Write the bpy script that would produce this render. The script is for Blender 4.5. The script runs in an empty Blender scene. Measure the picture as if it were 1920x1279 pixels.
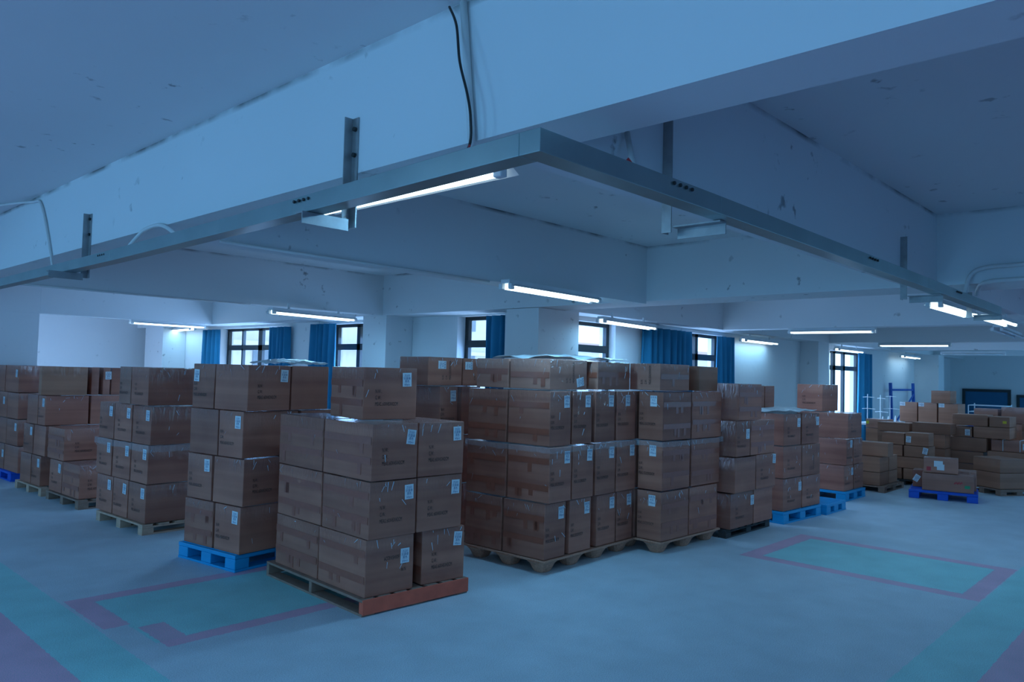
import bpy, bmesh, math, random
from mathutils import Vector, Matrix
random.seed(7)
R = math.radians
SC = bpy.context.scene
COL = SC.collection

# ------------------------------------------------------------------ camera
YAW, PITCH, ROLL, F_PX, CAM_H = 0.755194, 0.041579, 0.026139, 1433.5, 1.78
fw = Vector((math.cos(PITCH)*math.cos(YAW), math.cos(PITCH)*math.sin(YAW), math.sin(PITCH)))
rt = Vector((math.sin(YAW), -math.cos(YAW), 0))
up = rt.cross(fw)
rt2 = rt*math.cos(ROLL) + up*math.sin(ROLL)
up2 = -rt*math.sin(ROLL) + up*math.cos(ROLL)
cd = bpy.data.cameras.new('camera')
cd.sensor_fit = 'HORIZONTAL'; cd.sensor_width = 36.0; cd.lens = 36.0*F_PX/1920
cd.clip_start = 0.05; cd.clip_end = 300
cam = bpy.data.objects.new('camera', cd); COL.objects.link(cam)
m = Matrix((rt2, up2, -fw)).transposed().to_4x4(); m.translation = Vector((0, 0, CAM_H))
cam.matrix_world = m
SC.camera = cam

# ------------------------------------------------------------------ world and exposure
w = bpy.data.worlds.new('sky'); SC.world = w; w.use_nodes = True
bgn = w.node_tree.nodes['Background']
bgn.inputs[0].default_value = (0.50, 0.74, 1.0, 1); bgn.inputs[1].default_value = 2.8
SC.view_settings.view_transform = 'Standard'; SC.view_settings.look = 'None'
SC.view_settings.gamma = 1; SC.view_settings.use_curve_mapping = False
SC.view_settings.exposure = 0.14

# ------------------------------------------------------------------ daylight at the windows, some of it added fill
def area(name, loc, direction, sx, sy, power, color, spread=180):
    l = bpy.data.lights.new(name, 'AREA'); l.shape = 'RECTANGLE'; l.size = sx; l.size_y = sy
    l.energy = power; l.color = color; l.spread = R(spread)
    o = bpy.data.objects.new(name, l); COL.objects.link(o); o.location = loc
    o.rotation_euler = Vector(direction).to_track_quat('-Z', 'Y').to_euler()
    return o
DAY = (0.17, 0.545, 0.92)
DAYV = (0.26, 0.52, 1.0)
TUBE = (0.18, 0.56, 0.98)
# west windows behind the camera, then added south fill windows (the openings are built below)
for y in (-2.5, 2.5, 7.5, 12.5):
    area('window_and_fill_light', (-4.95, y, 1.55), (1, 0, 0), 1.6, 2.6, 70, DAY)
for x, p_ in ((-2.0, 4), (4.0, 4), (16.5, 50), (22.5, 70)):
    area('window_and_fill_light', (x, -5.95, 1.55), (0, 1, 0), 2.6, 1.6, p_, DAY)
# windows of the two courtyard walls
for y, l in ((13.7, 1.9), (10.4, 1.2), (7.5, 0.9)):
    area('window_and_fill_light', (7.55, y, 1.7), (-1, 0, -0.1), 1.5, l, 34*l, DAYV)
for x, l in ((8.3, 1.0), (11.3, 1.1), (17.6, 1.6)):
    area('window_and_fill_light', (x, 6.75, 1.7), (0, -1, -0.1), l, 1.5, 34*l, DAYV)

area('window_and_fill_light', (3.87, 16.45, 1.6), (1, 0, 0), 1.4, 2.3, 20, DAYV)  # added fill for the wing walls, from an unseen opening
# ------------------------------------------------------------------ materials
def mat(name):
    mm = bpy.data.materials.new(name); mm.use_nodes = True
    return mm, mm.node_tree.nodes, mm.node_tree.links, mm.node_tree.nodes['Principled BSDF']
def simple(name, color, rough=0.6, metal=0.0, spec=0.5, noise=0.12, nscale=6.0, bump=0.0, coat=0.0):
    mm, N, L, b = mat(name)
    b.inputs['Roughness'].default_value = rough; b.inputs['Metallic'].default_value = metal
    b.inputs['Specular IOR Level'].default_value = spec; b.inputs['Coat Weight'].default_value = coat
    tc = N.new('ShaderNodeTexCoord'); n = N.new('ShaderNodeTexNoise'); n.inputs['Scale'].default_value = nscale
    n.inputs['Detail'].default_value = 5
    L.new(tc.outputs['Object'], n.inputs['Vector'])
    mx = N.new('ShaderNodeMix'); mx.data_type = 'RGBA'
    mx.inputs[6].default_value = (*[c*(1-noise) for c in color], 1); mx.inputs[7].default_value = (*[min(1, c*(1+noise)) for c in color], 1)
    L.new(n.outputs[0], mx.inputs[0]); L.new(mx.outputs[2], b.inputs['Base Color'])
    if bump:
        bp = N.new('ShaderNodeBump'); bp.inputs['Strength'].default_value = bump; bp.inputs['Distance'].default_value = 0.01
        L.new(n.outputs[0], bp.inputs['Height']); L.new(bp.outputs[0], b.inputs['Normal'])
    return mm
def plaster(name, color, specks=0.5):
    mm, N, L, b = mat(name)
    b.inputs['Roughness'].default_value = 0.85; b.inputs['Specular IOR Level'].default_value = 0.2
    geo = N.new('ShaderNodeNewGeometry')
    n1 = N.new('ShaderNodeTexNoise'); n1.inputs['Scale'].default_value = 0.55; n1.inputs['Detail'].default_value = 4
    n2 = N.new('ShaderNodeTexNoise'); n2.inputs['Scale'].default_value = 9.0; n2.inputs['Detail'].default_value = 6
    n3 = N.new('ShaderNodeTexNoise'); n3.inputs['Scale'].default_value = 1.4; n3.inputs['Detail'].default_value = 3
    for n in (n1, n2, n3): L.new(geo.outputs['Position'], n.inputs['Vector'])
    mx = N.new('ShaderNodeMix'); mx.data_type = 'RGBA'
    mx.inputs[6].default_value = (*[c*0.9 for c in color], 1); mx.inputs[7].default_value = (*color, 1)
    L.new(n1.outputs[0], mx.inputs[0])
    # small dark scuffs where two noises agree
    r2 = N.new('ShaderNodeMapRange'); r2.inputs[1].default_value = 0.64; r2.inputs[2].default_value = 0.70
    r3 = N.new('ShaderNodeMapRange'); r3.inputs[1].default_value = 0.52; r3.inputs[2].default_value = 0.66
    L.new(n2.outputs[0], r2.inputs[0]); L.new(n3.outputs[0], r3.inputs[0])
    mu = N.new('ShaderNodeMath'); mu.operation = 'MULTIPLY'; L.new(r2.outputs[0], mu.inputs[0]); L.new(r3.outputs[0], mu.inputs[1])
    m2 = N.new('ShaderNodeMath'); m2.operation = 'MULTIPLY'; L.new(mu.outputs[0], m2.inputs[0]); m2.inputs[1].default_value = specks
    mx2 = N.new('ShaderNodeMix'); mx2.data_type = 'RGBA'; mx2.inputs[7].default_value = (0.16, 0.15, 0.15, 1)
    sz = N.new('ShaderNodeSeparateXYZ'); L.new(geo.outputs['Position'], sz.inputs[0])
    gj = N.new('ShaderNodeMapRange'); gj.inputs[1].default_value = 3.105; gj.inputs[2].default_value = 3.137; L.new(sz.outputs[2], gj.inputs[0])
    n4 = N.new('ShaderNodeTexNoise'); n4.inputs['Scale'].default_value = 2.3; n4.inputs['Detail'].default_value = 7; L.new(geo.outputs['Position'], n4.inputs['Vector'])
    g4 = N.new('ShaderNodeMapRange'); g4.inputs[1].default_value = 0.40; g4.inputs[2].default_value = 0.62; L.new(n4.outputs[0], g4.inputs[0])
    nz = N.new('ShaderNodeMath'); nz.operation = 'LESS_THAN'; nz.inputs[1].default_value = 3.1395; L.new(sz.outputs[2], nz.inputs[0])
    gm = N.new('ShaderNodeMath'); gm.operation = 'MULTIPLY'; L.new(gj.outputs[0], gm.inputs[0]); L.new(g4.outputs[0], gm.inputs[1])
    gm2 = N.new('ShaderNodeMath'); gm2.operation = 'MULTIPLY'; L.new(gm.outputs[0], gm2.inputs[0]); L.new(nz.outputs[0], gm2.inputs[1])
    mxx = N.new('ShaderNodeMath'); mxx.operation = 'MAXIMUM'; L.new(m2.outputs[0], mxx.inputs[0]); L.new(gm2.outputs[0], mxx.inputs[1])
    L.new(mxx.outputs[0], mx2.inputs[0]); L.new(mx.outputs[2], mx2.inputs[6]); L.new(mx2.outputs[2], b.inputs['Base Color'])
    bp = N.new('ShaderNodeBump'); bp.inputs['Strength'].default_value = 0.25; bp.inputs['Distance'].default_value = 0.01
    L.new(n2.outputs[0], bp.inputs['Height']); L.new(bp.outputs[0], b.inputs['Normal'])
    return mm
M = {}
M['wall'] = plaster('white_wall_paint', (0.80, 0.80, 0.80), 0.5)
M['ceil'] = plaster('white_ceiling_paint', (0.80, 0.80, 0.80), 0.7)
M['steel'] = simple('galvanised_steel', (0.33, 0.42, 0.42), 0.33, 0.88, noise=0.25, nscale=3)
M['bracket'] = simple('bracket_steel', (0.34, 0.34, 0.34), 0.5, 0.6, noise=0.35, nscale=14)
M['pipe'] = simple('white_plastic_pipe', (0.72, 0.70, 0.68), 0.4)
M['black'] = simple('black_cable', (0.02, 0.02, 0.02), 0.5)
M['red'] = simple('red_wire', (0.55, 0.02, 0.03), 0.5)
M['frame'] = simple('dark_window_aluminium', (0.03, 0.036, 0.04), 0.4, 0.3)
M['curtain'] = simple('blue_curtain_cloth', (0.012, 0.20, 0.36), 0.8, noise=0.1)
M['sticker'] = simple('white_paper_label', (0.80, 0.82, 0.84), 0.35, noise=0.02)
M['ink'] = simple('black_ink', (0.03, 0.022, 0.02), 0.6)
M['blueink'] = simple('blue_print', (0.05, 0.10, 0.25), 0.6)
M['tape'] = simple('brown_packing_tape', (0.38, 0.105, 0.062), 0.32, noise=0.15, nscale=20)
M['bluepallet'] = simple('light_blue_plastic', (0.0, 0.34, 0.66), 0.45, noise=0.08)
M['deeppallet'] = simple('deep_blue_plastic', (0.0, 0.10, 0.62), 0.45, noise=0.08)
M['wood'] = simple('pale_pallet_wood', (0.60, 0.36, 0.25), 0.75, noise=0.35, nscale=12)
M['darkwood'] = simple('dark_weathered_wood', (0.32, 0.18, 0.13), 0.8, noise=0.4, nscale=12)
M['blackwood'] = simple('blackened_wood', (0.045, 0.04, 0.04), 0.7, noise=0.3)
M['redwood'] = simple('reddish_painted_wood', (0.80, 0.13, 0.07), 0.7, noise=0.3, nscale=8)
M['pressed'] = simple('pressed_wood_chips', (0.56, 0.26, 0.17), 0.85, noise=0.5, nscale=60)
M['rackblue'] = simple('blue_painted_steel', (0.01, 0.10, 0.42), 0.45)
M['boardteal'] = simple('teal_board_face', (0.01, 0.12, 0.24), 0.6)
M['boardframe'] = simple('dark_board_frame', (0.02, 0.03, 0.035), 0.5)
M['whitemetal'] = simple('white_enamelled_metal', (0.75, 0.77, 0.78), 0.4)
M['yellow'] = simple('yellow_label', (0.80, 0.62, 0.03), 0.5)
M['green'] = simple('green_label', (0.03, 0.35, 0.15), 0.5)
M['redprint'] = simple('red_print', (0.60, 0.05, 0.06), 0.6)
M['facade'] = simple('pale_facade_render', (0.62, 0.60, 0.62), 0.9)
M['facadewin'] = simple('facade_window', (0.16, 0.22, 0.30), 0.3)
M['facaderoof'] = simple('facade_band', (0.50, 0.36, 0.38), 0.8)

def carton_mat(name, base, dark, film=0.5):
    mm, N, L, b = mat(name)
    tc = N.new('ShaderNodeTexCoord')
    n = N.new('ShaderNodeTexNoise'); n.inputs['Scale'].default_value = 2.2; n.inputs['Detail'].default_value = 5
    oi = N.new('ShaderNodeObjectInfo')
    add = N.new('ShaderNodeVectorMath'); add.operation = 'ADD'
    sc = N.new('ShaderNodeMath'); sc.operation = 'MULTIPLY'; sc.inputs[1].default_value = 37.0
    L.new(oi.outputs['Random'], sc.inputs[0]); L.new(tc.outputs['Object'], add.inputs[0]); L.new(sc.outputs[0], add.inputs[1])
    L.new(add.outputs[0], n.inputs['Vector'])
    # faint horizontal flute lines
    sep = N.new('ShaderNodeSeparateXYZ'); L.new(tc.outputs['Object'], sep.inputs[0])
    wv = N.new('ShaderNodeTexNoise'); wv.noise_dimensions = '1D'; wv.inputs['Scale'].default_value = 9; wv.inputs['Detail'].default_value = 2
    zz = N.new('ShaderNodeMath'); zz.operation = 'ADD'; L.new(sep.outputs[2], zz.inputs[0]); L.new(sc.outputs[0], zz.inputs[1])
    L.new(zz.outputs[0], wv.inputs['W'])
    mixf = N.new('ShaderNodeMath'); mixf.operation = 'ADD'
    L.new(n.outputs[0], mixf.inputs[0]); L.new(wv.outputs[0], mixf.inputs[1])
    rg = N.new('ShaderNodeMapRange'); rg.inputs[1].default_value = 0.75; rg.inputs[2].default_value = 1.25
    L.new(mixf.outputs[0], rg.inputs[0])
    mx = N.new('ShaderNodeMix'); mx.data_type = 'RGBA'
    mx.inputs[6].default_value = (*dark, 1); mx.inputs[7].default_value = (*base, 1)
    L.new(rg.outputs[0], mx.inputs[0])
    hs = N.new('ShaderNodeHueSaturation'); vr = N.new('ShaderNodeMapRange'); vr.inputs[3].default_value = 0.86; vr.inputs[4].default_value = 1.14
    L.new(oi.outputs['Random'], vr.inputs[0]); L.new(vr.outputs[0], hs.inputs['Value']); L.new(mx.outputs[2], hs.inputs['Color'])
    L.new(hs.outputs[0], b.inputs['Base Color'])
    b.inputs['Roughness'].default_value = 0.6; b.inputs['Specular IOR Level'].default_value = 0.3
    # crinkled clear film: glossy coat, strongest towards the folded top
    nf = N.new('ShaderNodeTexNoise'); nf.inputs['Scale'].default_value = 9.0; nf.inputs['Detail'].default_value = 4; nf.inputs['Distortion'].default_value = 2.2
    mp = N.new('ShaderNodeMapping'); mp.inputs['Scale'].default_value = (2.4, 2.4, 0.7)
    L.new(add.outputs[0], mp.inputs['Vector']); L.new(mp.outputs[0], nf.inputs['Vector'])
    bp = N.new('ShaderNodeBump'); bp.inputs['Strength'].default_value = 1.0; bp.inputs['Distance'].default_value = 0.10
    L.new(nf.outputs[0], bp.inputs['Height']); L.new(bp.outputs[0], b.inputs['Coat Normal'])
    g = N.new('ShaderNodeSeparateXYZ'); L.new(tc.outputs['Generated'], g.inputs[0])
    gr = N.new('ShaderNodeMapRange'); gr.inputs[1].default_value = 0.55; gr.inputs[2].default_value = 1.0
    gr.inputs[3].default_value = 0.10*film; gr.inputs[4].default_value = 1.0*film
    L.new(g.outputs[2], gr.inputs[0]); L.new(gr.outputs[0], b.inputs['Coat Weight'])
    b.inputs['Coat Roughness'].default_value = 0.07; b.inputs['Coat IOR'].default_value = 1.6
    return mm
M['card'] = carton_mat('brown_cardboard', (0.51, 0.185, 0.118), (0.37, 0.122, 0.078), 0.9)
M['cardfar'] = carton_mat('tan_cardboard', (0.50, 0.215, 0.13), (0.39, 0.16, 0.095), 0.35)
M['wrap'] = carton_mat('wrapped_cardboard', (0.52, 0.22, 0.15), (0.40, 0.16, 0.11), 1.0)
# clear film
mm, N, L, b = mat('clear_stretch_film')
b.inputs['Base Color'].default_value = (0.8, 0.9, 0.95, 1); b.inputs['Roughness'].default_value = 0.08; b.inputs['Alpha'].default_value = 0.16
tcf = N.new('ShaderNodeTexCoord'); nf = N.new('ShaderNodeTexNoise'); nf.inputs['Scale'].default_value = 9; nf.inputs['Detail'].default_value = 6; nf.inputs['Distortion'].default_value = 2
L.new(tcf.outputs['Object'], nf.inputs['Vector']); bp = N.new('ShaderNodeBump'); bp.inputs['Strength'].default_value = 1; bp.inputs['Distance'].default_value = 0.03
L.new(nf.outputs[0], bp.inputs['Height']); L.new(bp.outputs[0], b.inputs['Normal'])
M['film'] = mm
M['glint'] = simple('pale_film_glint', (0.62, 0.66, 0.70), 0.15, spec=0.8)  # pale colour standing in for highlights on the film
# window glass
mm, N, L, b = mat('window_glass')
N.clear(); out = N.new('ShaderNodeOutputMaterial'); tr = N.new('ShaderNodeBsdfTransparent'); gl = N.new('ShaderNodeBsdfGlossy'); mxs = N.new('ShaderNodeMixShader')
tr.inputs[0].default_value = (0.93, 0.97, 1, 1); gl.inputs['Roughness'].default_value = 0.02; mxs.inputs[0].default_value = 0.04
L.new(tr.outputs[0], mxs.inputs[1]); L.new(gl.outputs[0], mxs.inputs[2]); L.new(mxs.outputs[0], out.inputs[0])
M['glass'] = mm
# lit tube
mm, N, L, b = mat('lit_tube')
b.inputs['Base Color'].default_value = (0.9, 0.95, 1, 1); b.inputs['Emission Color'].default_value = (0.72, 0.95, 1, 1); b.inputs['Emission Strength'].default_value = 3.5
M['tube'] = mm
M['tubeoff'] = simple('unlit_tube_glass', (0.80, 0.84, 0.86), 0.25)

# floor: grey terrazzo with worn teal and pink painted bands
def floor_mat():
    mm, N, L, b = mat('terrazzo_floor')
    geo = N.new('ShaderNodeNewGeometry'); sp = N.new('ShaderNodeSeparateXYZ'); L.new(geo.outputs['Position'], sp.inputs[0])
    def noise(s, d=4):
        n = N.new('ShaderNodeTexNoise'); n.inputs['Scale'].default_value = s; n.inputs['Detail'].default_value = d
        L.new(geo.outputs['Position'], n.inputs['Vector']); return n.outputs[0]
    jit = noise(22, 3)
    def coord(k):
        a = N.new('ShaderNodeMath'); a.operation = 'MULTIPLY_ADD'; L.new(jit, a.inputs[0]); a.inputs[1].default_value = 0.03
        L.new(sp.outputs[k], a.inputs[2]); return a.outputs[0]
    X, Y = coord(0), coord(1)
    def M2(op, a, b_):
        n = N.new('ShaderNodeMath'); n.operation = op
        for i, v in ((0, a), (1, b_)):
            if isinstance(v, (int, float)): n.inputs[i].default_value = v
            else: L.new(v, n.inputs[i])
        return n.outputs[0]
    def rect(x0, x1, y0, y1):
        a = M2('MULTIPLY', M2('GREATER_THAN', X, x0), M2('LESS_THAN', X, x1))
        c = M2('MULTIPLY', M2('GREATER_THAN', Y, y0), M2('LESS_THAN', Y, y1))
        return M2('MULTIPLY', a, c)
    def union(l):
        r = l[0]
        for q in l[1:]: r = M2('MAXIMUM', r, q)
        return r
    # walkway in front of the camera: teal band around, pink beyond it
    teal = union([rect(1.56, 1.92, 1.14, 30), rect(1.56, 40, 1.14, 1.53), rect(2.10, 4.6, 5.02, 6.20), rect(7.46, 8.72, 1.68, 3.50)])
    pink = union([rect(-10, 1.56, -10, 30), rect(-10, 40, -10, 1.14),
                  rect(1.95, 4.6, 6.18, 6.33), rect(1.95, 2.12, 5.50, 6.33), rect(2.13, 2.30, 4.90, 5.40), rect(2.13, 4.6, 4.90, 5.04),
                  rect(7.32, 7.48, 1.54, 3.66), rect(8.70, 8.86, 1.54, 3.66), rect(7.32, 8.86, 3.48, 3.66), rect(7.32, 8.86, 1.54, 1.70)])
    g1, g2, g3 = noise(0.5, 3), noise(160, 2), noise(3.2, 6)
    def mixc(f, c1, c2):
        mx = N.new('ShaderNodeMix'); mx.data_type = 'RGBA'; L.new(f, mx.inputs[0])
        for i, v in ((6, c1), (7, c2)):
            if isinstance(v, tuple): mx.inputs[i].default_value = (*v, 1)
            else: L.new(v, mx.inputs[i])
        return mx.outputs[2]
    base = mixc(g1, (0.52, 0.59, 0.64), (0.62, 0.69, 0.74))
    base = mixc(M2('MULTIPLY', teal, 0.8), base, (0.30, 0.70, 0.68))
    base = mixc(M2('MULTIPLY', pink, M2('MINIMUM', M2('MULTIPLY', g2, 1.4), 0.9)), base, (0.80, 0.36, 0.50))
    chip = N.new('ShaderNodeMapRange'); L.new(g2, chip.inputs[0]); chip.inputs[1].default_value = 0.35; chip.inputs[2].default_value = 0.65
    chip.inputs[3].default_value = 0.80; chip.inputs[4].default_value = 1.18
    blot = N.new('ShaderNodeMapRange'); L.new(g3, blot.inputs[0]); blot.inputs[1].default_value = 0.3; blot.inputs[2].default_value = 0.7
    blot.inputs[3].default_value = 0.92; blot.inputs[4].default_value = 1.06
    hs = N.new('ShaderNodeHueSaturation'); L.new(M2('MULTIPLY', chip.outputs[0], blot.outputs[0]), hs.inputs['Value']); L.new(base, hs.inputs['Color'])
    L.new(hs.outputs[0], b.inputs['Base Color'])
    b.inputs['Roughness'].default_value = 0.5; b.inputs['Specular IOR Level'].default_value = 0.4
    return mm
M['floor'] = floor_mat()

# ------------------------------------------------------------------ mesh helpers
def finish(name, bm, material, parent=None, bevel=0.0, smooth=False):
    me = bpy.data.meshes.new(name); bm.normal_update(); bm.to_mesh(me); bm.free()
    mats = material if isinstance(material, (list, tuple)) else [material]
    for q in mats: me.materials.append(q)
    if smooth:
        for p in me.polygons: p.use_smooth = True
    o = bpy.data.objects.new(name, me); COL.objects.link(o)
    if parent: o.parent = parent
    if bevel:
        bv = o.modifiers.new('edge', 'BEVEL'); bv.width = bevel; bv.segments = 2; bv.limit_method = 'ANGLE'; bv.angle_limit = R(50)
    return o
def box(bm, x0, x1, y0, y1, z0, z1, mi=0, rot=None):
    vs = [bm.verts.new((x, y, z)) for z in (z0, z1) for y in (y0, y1) for x in (x0, x1)]
    fs = []
    for q in ((0, 2, 3, 1), (4, 5, 7, 6), (0, 1, 5, 4), (2, 6, 7, 3), (0, 4, 6, 2), (1, 3, 7, 5)):
        f = bm.faces.new([vs[i] for i in q]); f.material_index = mi; fs.append(f)
    if rot is not None:
        for v in vs: v.co = rot @ v.co
    return vs
def tube(bm, pts, r, seg=8):
    rings = []
    n = len(pts); pts = [Vector(p) for p in pts]
    for i, p in enumerate(pts):
        d = (pts[min(i+1, n-1)] - pts[max(i-1, 0)]).normalized()
        a = d.orthogonal().normalized() if i == 0 else (pa - d*pa.dot(d)).normalized()
        pa = a; c = d.cross(a)
        rings.append([bm.verts.new(p + (a*math.cos(2*math.pi*k/seg) + c*math.sin(2*math.pi*k/seg))*r) for k in range(seg)])
    for i in range(n-1):
        for k in range(seg):
            bm.faces.new((rings[i][k], rings[i][(k+1) % seg], rings[i+1][(k+1) % seg], rings[i+1][k]))
    bm.faces.new(rings[0][::-1]); bm.faces.new(rings[-1])
def smoothpts(pts, n=6):
    pts = [Vector(p) for p in pts]; out = []
    for i in range(len(pts)-1):
        p0 = pts[max(i-1, 0)]; p1 = pts[i]; p2 = pts[i+1]; p3 = pts[min(i+2, len(pts)-1)]
        for k in range(n):
            t = k/n
            out.append(0.5*((2*p1) + (-p0+p2)*t + (2*p0-5*p1+4*p2-p3)*t*t + (-p0+3*p1-3*p2+p3)*t**3))
    out.append(pts[-1]); return out
def tag(o, label=None, cat=None, group=None, kind=None):
    if label: o['label'] = label
    if cat: o['category'] = cat
    if group: o['group'] = group
    if kind: o['kind'] = kind
    return o
def empty(name, loc, rz=0.0):
    o = bpy.data.objects.new(name, None); COL.objects.link(o); o.location = loc; o.rotation_euler = (0, 0, rz); o.empty_display_size = 0.2
    return o
def struct(name, boxes, material, label, cat='structure'):
    bm = bmesh.new()
    for b_ in boxes: box(bm, *b_)
    o = finish(name, bm, material); tag(o, label, cat, kind='structure'); return o
def copy_tree(o, parent=None):
    c = o.copy(); COL.objects.link(c); c.parent = parent
    if parent is not None: c.matrix_parent_inverse = o.matrix_parent_inverse.copy()
    for ch in list(o.children): copy_tree(ch, c)
    return c

# ------------------------------------------------------------------ room shell
CEIL = 3.14
struct('floor', [(-5.2, 26.7, -6.2, 6.6, -0.2, 0.0), (-5.2, 7.6, 6.6, 18.4, -0.2, 0.0)], M['floor'], 'grey terrazzo floor with worn teal and pink painted bands', 'floor')
struct('ceiling', [(-5.2, 26.7, -6.2, 6.6, CEIL, CEIL+0.2), (-5.2, 7.6, 6.6, 18.4, CEIL, CEIL+0.2)], M['ceil'], 'white painted concrete ceiling slab', 'ceiling')
# wall with openings: along='x' or 'y'
def wall(name, along, a0, a1, c0, c1, holes, label, z1=CEIL, z0=0.0):
    bm = bmesh.new(); cur = a0
    def bx(u0, u1, w0, w1):
        if u1-u0 < 1e-4 or w1-w0 < 1e-4: return
        if along == 'x': box(bm, u0, u1, c0, c1, w0, w1)
        else: box(bm, c0, c1, u0, u1, w0, w1)
    for h0, h1, hz0, hz1 in sorted(holes):
        bx(cur, h0, z0, z1); bx(h0, h1, z0, hz0); bx(h0, h1, hz1, z1); cur = h1
    bx(cur, a1, z0, z1)
    o = finish(name, bm, M['wall']); tag(o, label, 'wall', kind='structure'); return o
HL = [(12.35, 15.0, 0.85, 2.52), (9.55, 11.1, 0.85, 2.52), (6.98, 7.9, 0.85, 2.55)]
HR = [(7.45, 8.84, 0.85, 2.50), (10.0, 11.95, 0.85, 2.50), (16.75, 18.75, 0.85, 2.45)]
wall('wall_court_west', 'y', 6.32, 18.4, 7.27, 7.55, HL, 'white wall with dark framed windows along the deeper wing of the hall')
wall('wall_court_south', 'x', 7.55, 26.7, 6.32, 6.60, HR, 'white wall with dark framed windows behind the cartons on the court side')
wall('wall_end_east', 'y', -6.2, 6.6, 26.5, 26.7, [], 'plain white end wall with two dark framed teal boards')
wall('wall_end_north', 'x', 3.83, 7.6, 18.0, 18.2, [], 'plain pale end wall at the far end of the wing')
wall('wall_partition', 'x', -5.2, 3.83, 14.35, 14.6, [], 'shaded white partition wall ending under the cross beam')
wall('wall_back_west', 'y', -6.2, 14.6, -5.2, -5.0, [(y-1.3, y+1.3, 0.75, 2.35) for y in (-2.5, 2.5, 7.5, 12.5)], 'white wall with open windows behind the camera')
wall('wall_back_south', 'x', -5.0, 26.7, -6.2, -6.0, [(x-1.3, x+1.3, 0.75, 2.35) for x in (-2.0, 4.0, 16.5, 22.5)], 'white wall behind the camera on the aisle side, windows added for fill light')
wall('wall_wing_side', 'y', 14.6, 18.2, 3.63, 3.83, [(15.3, 17.6, 0.9, 2.3)], 'short white side wall of the far wing')  # opening added to let the wing fill light through

NT = [0]
def trim(boxes, label, cat='beam'):
    NT[0] += 1
    o = struct('trim_%d' % NT[0], boxes, M['ceil'], label, cat); return o
trim([(1.867, 2.11, -6.0, 14.35, 2.605, CEIL)], 'deep white ceiling beam carrying the hangers of the metal trunking')
trim([(6.76, 7.27, -6.0, 18.0, 2.565, CEIL)], 'white ceiling beam over the window wall and the corner pillar')
trim([(2.11, 6.76, 4.45, 4.70, 2.537, CEIL)], 'white ceiling beam with the first lit lamp and a thin pipe under its edge')
trim([(-5.0, 1.867, 8.95, 9.20, 2.56, CEIL), (2.11, 6.76, 8.95, 9.20, 2.56, CEIL)], 'white ceiling beam crossing to the square pillar')
trim([(2.11, 6.76, 1.71, 1.96, 2.58, CEIL), (7.27, 11.25, 1.71, 1.96, 2.58, CEIL)], 'white ceiling beam behind the long arm of the metal trunking')
trim([(-5.0, 1.867, 14.33, 14.349, 2.56, CEIL), (2.11, 3.83, 14.33, 14.349, 2.56, CEIL), (3.831, 6.76, 14.33, 14.6, 2.56, CEIL)], 'white ceiling beam over the partition at the end of the row')
trim([(7.27, 26.5, 5.95, 6.60, 2.56, CEIL)], 'white ceiling beam along the heads of the court windows')
trim([(11.25, 11.55, -6.0, 5.95, 2.56, CEIL)], 'white ceiling beam with a lamp under it beyond the first bay')
trim([(15.75, 16.05, -6.0, 5.95, 2.56, CEIL)], 'white ceiling beam with a lamp under it two bays away')
trim([(19.6, 19.9, -6.0, 5.95, 2.56, CEIL)], 'white ceiling beam carrying the unlit lamp')
trim([(23.2, 23.5, -6.0, 5.95, 2.56, CEIL)], 'white ceiling beam before the end wall')
trim([(6.775, 7.265, 8.88, 9.44, 0, 2.565)], 'square white pillar where two ceiling beams meet', 'pillar')
trim([(6.775, 7.54, 5.955, 6.50, 0, 2.56)], 'wide white pillar at the projecting corner of the court', 'pillar')
trim([(15.2, 15.75, 5.96, 6.32, 0, 2.56)], 'shallow white pillar beside the far window', 'pillar')
trim([(22.8, 23.35, 5.72, 6.32, 0, 2.56)], 'bright white pillar next to the blue steel frame', 'pillar')
trim([(6.775, 7.265, 16.62, 17.55, 0, 2.565)], 'bright white pillar at the far end of the wing', 'pillar')

# ------------------------------------------------------------------ windows
def window(n, along, a0, a1, z0, z1, c, mull, rail, label):
    """c: plane coordinate; mull: list of (position, from z, to z, width)."""
    root = empty('window_%d' % n, (0, 0, 0)); tag(root, label, 'window', kind='structure')
    def bx(bm, u0, u1, w0, w1, d0=-0.03, d1=0.03):
        if along == 'x': box(bm, u0, u1, c+d0, c+d1, w0, w1)
        else: box(bm, c+d0, c+d1, u0, u1, w0, w1)
    bm = bmesh.new(); t = 0.07
    bx(bm, a0, a0+t, z0, z1); bx(bm, a1-t, a1, z0, z1); bx(bm, a0+t, a1-t, z0, z0+t); bx(bm, a0+t, a1-t, z1-0.05, z1)
    bx(bm, a0+t, a1-t, rail-0.05, rail+0.05)
    for p, w0, w1, ww in mull: bx(bm, p-ww/2, p+ww/2, w0, w1)
    finish('window_frame', bm, M['frame'], root)
    bm = bmesh.new(); bx(bm, a0+t, a1-t, z0+t, z1-0.05, -0.004, 0.004); finish('window_pane', bm, M['glass'], root)
    bm = bmesh.new()
    if along == 'x': box(bm, a0-0.05, a1+0.05, c-0.14, c-0.03, z0-0.04, z0)
    else: box(bm, c-0.14, c-0.03, a0-0.05, a1+0.05, z0-0.04, z0)
    finish('window_sill', bm, M['wall'], root)
    return root
window(1, 'y', 12.35, 15.0, 0.85, 2.52, 7.45, [(14.37, 0.9, 2.12, 0.05), (13.66, 0.9, 2.5, 0.15), (12.97, 0.9, 2.12, 0.05), (14.37, 2.17, 2.5, 0.05), (12.97, 2.17, 2.5, 0.05)], 2.14, 'wide dark framed window between two blue curtains in the far wing')
window(2, 'y', 9.55, 11.1, 0.85, 2.52, 7.45, [(10.45, 0.9, 2.5, 0.09), (9.95, 0.9, 2.5, 0.05)], 2.14, 'dark framed window partly hidden by the square pillar')
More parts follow.
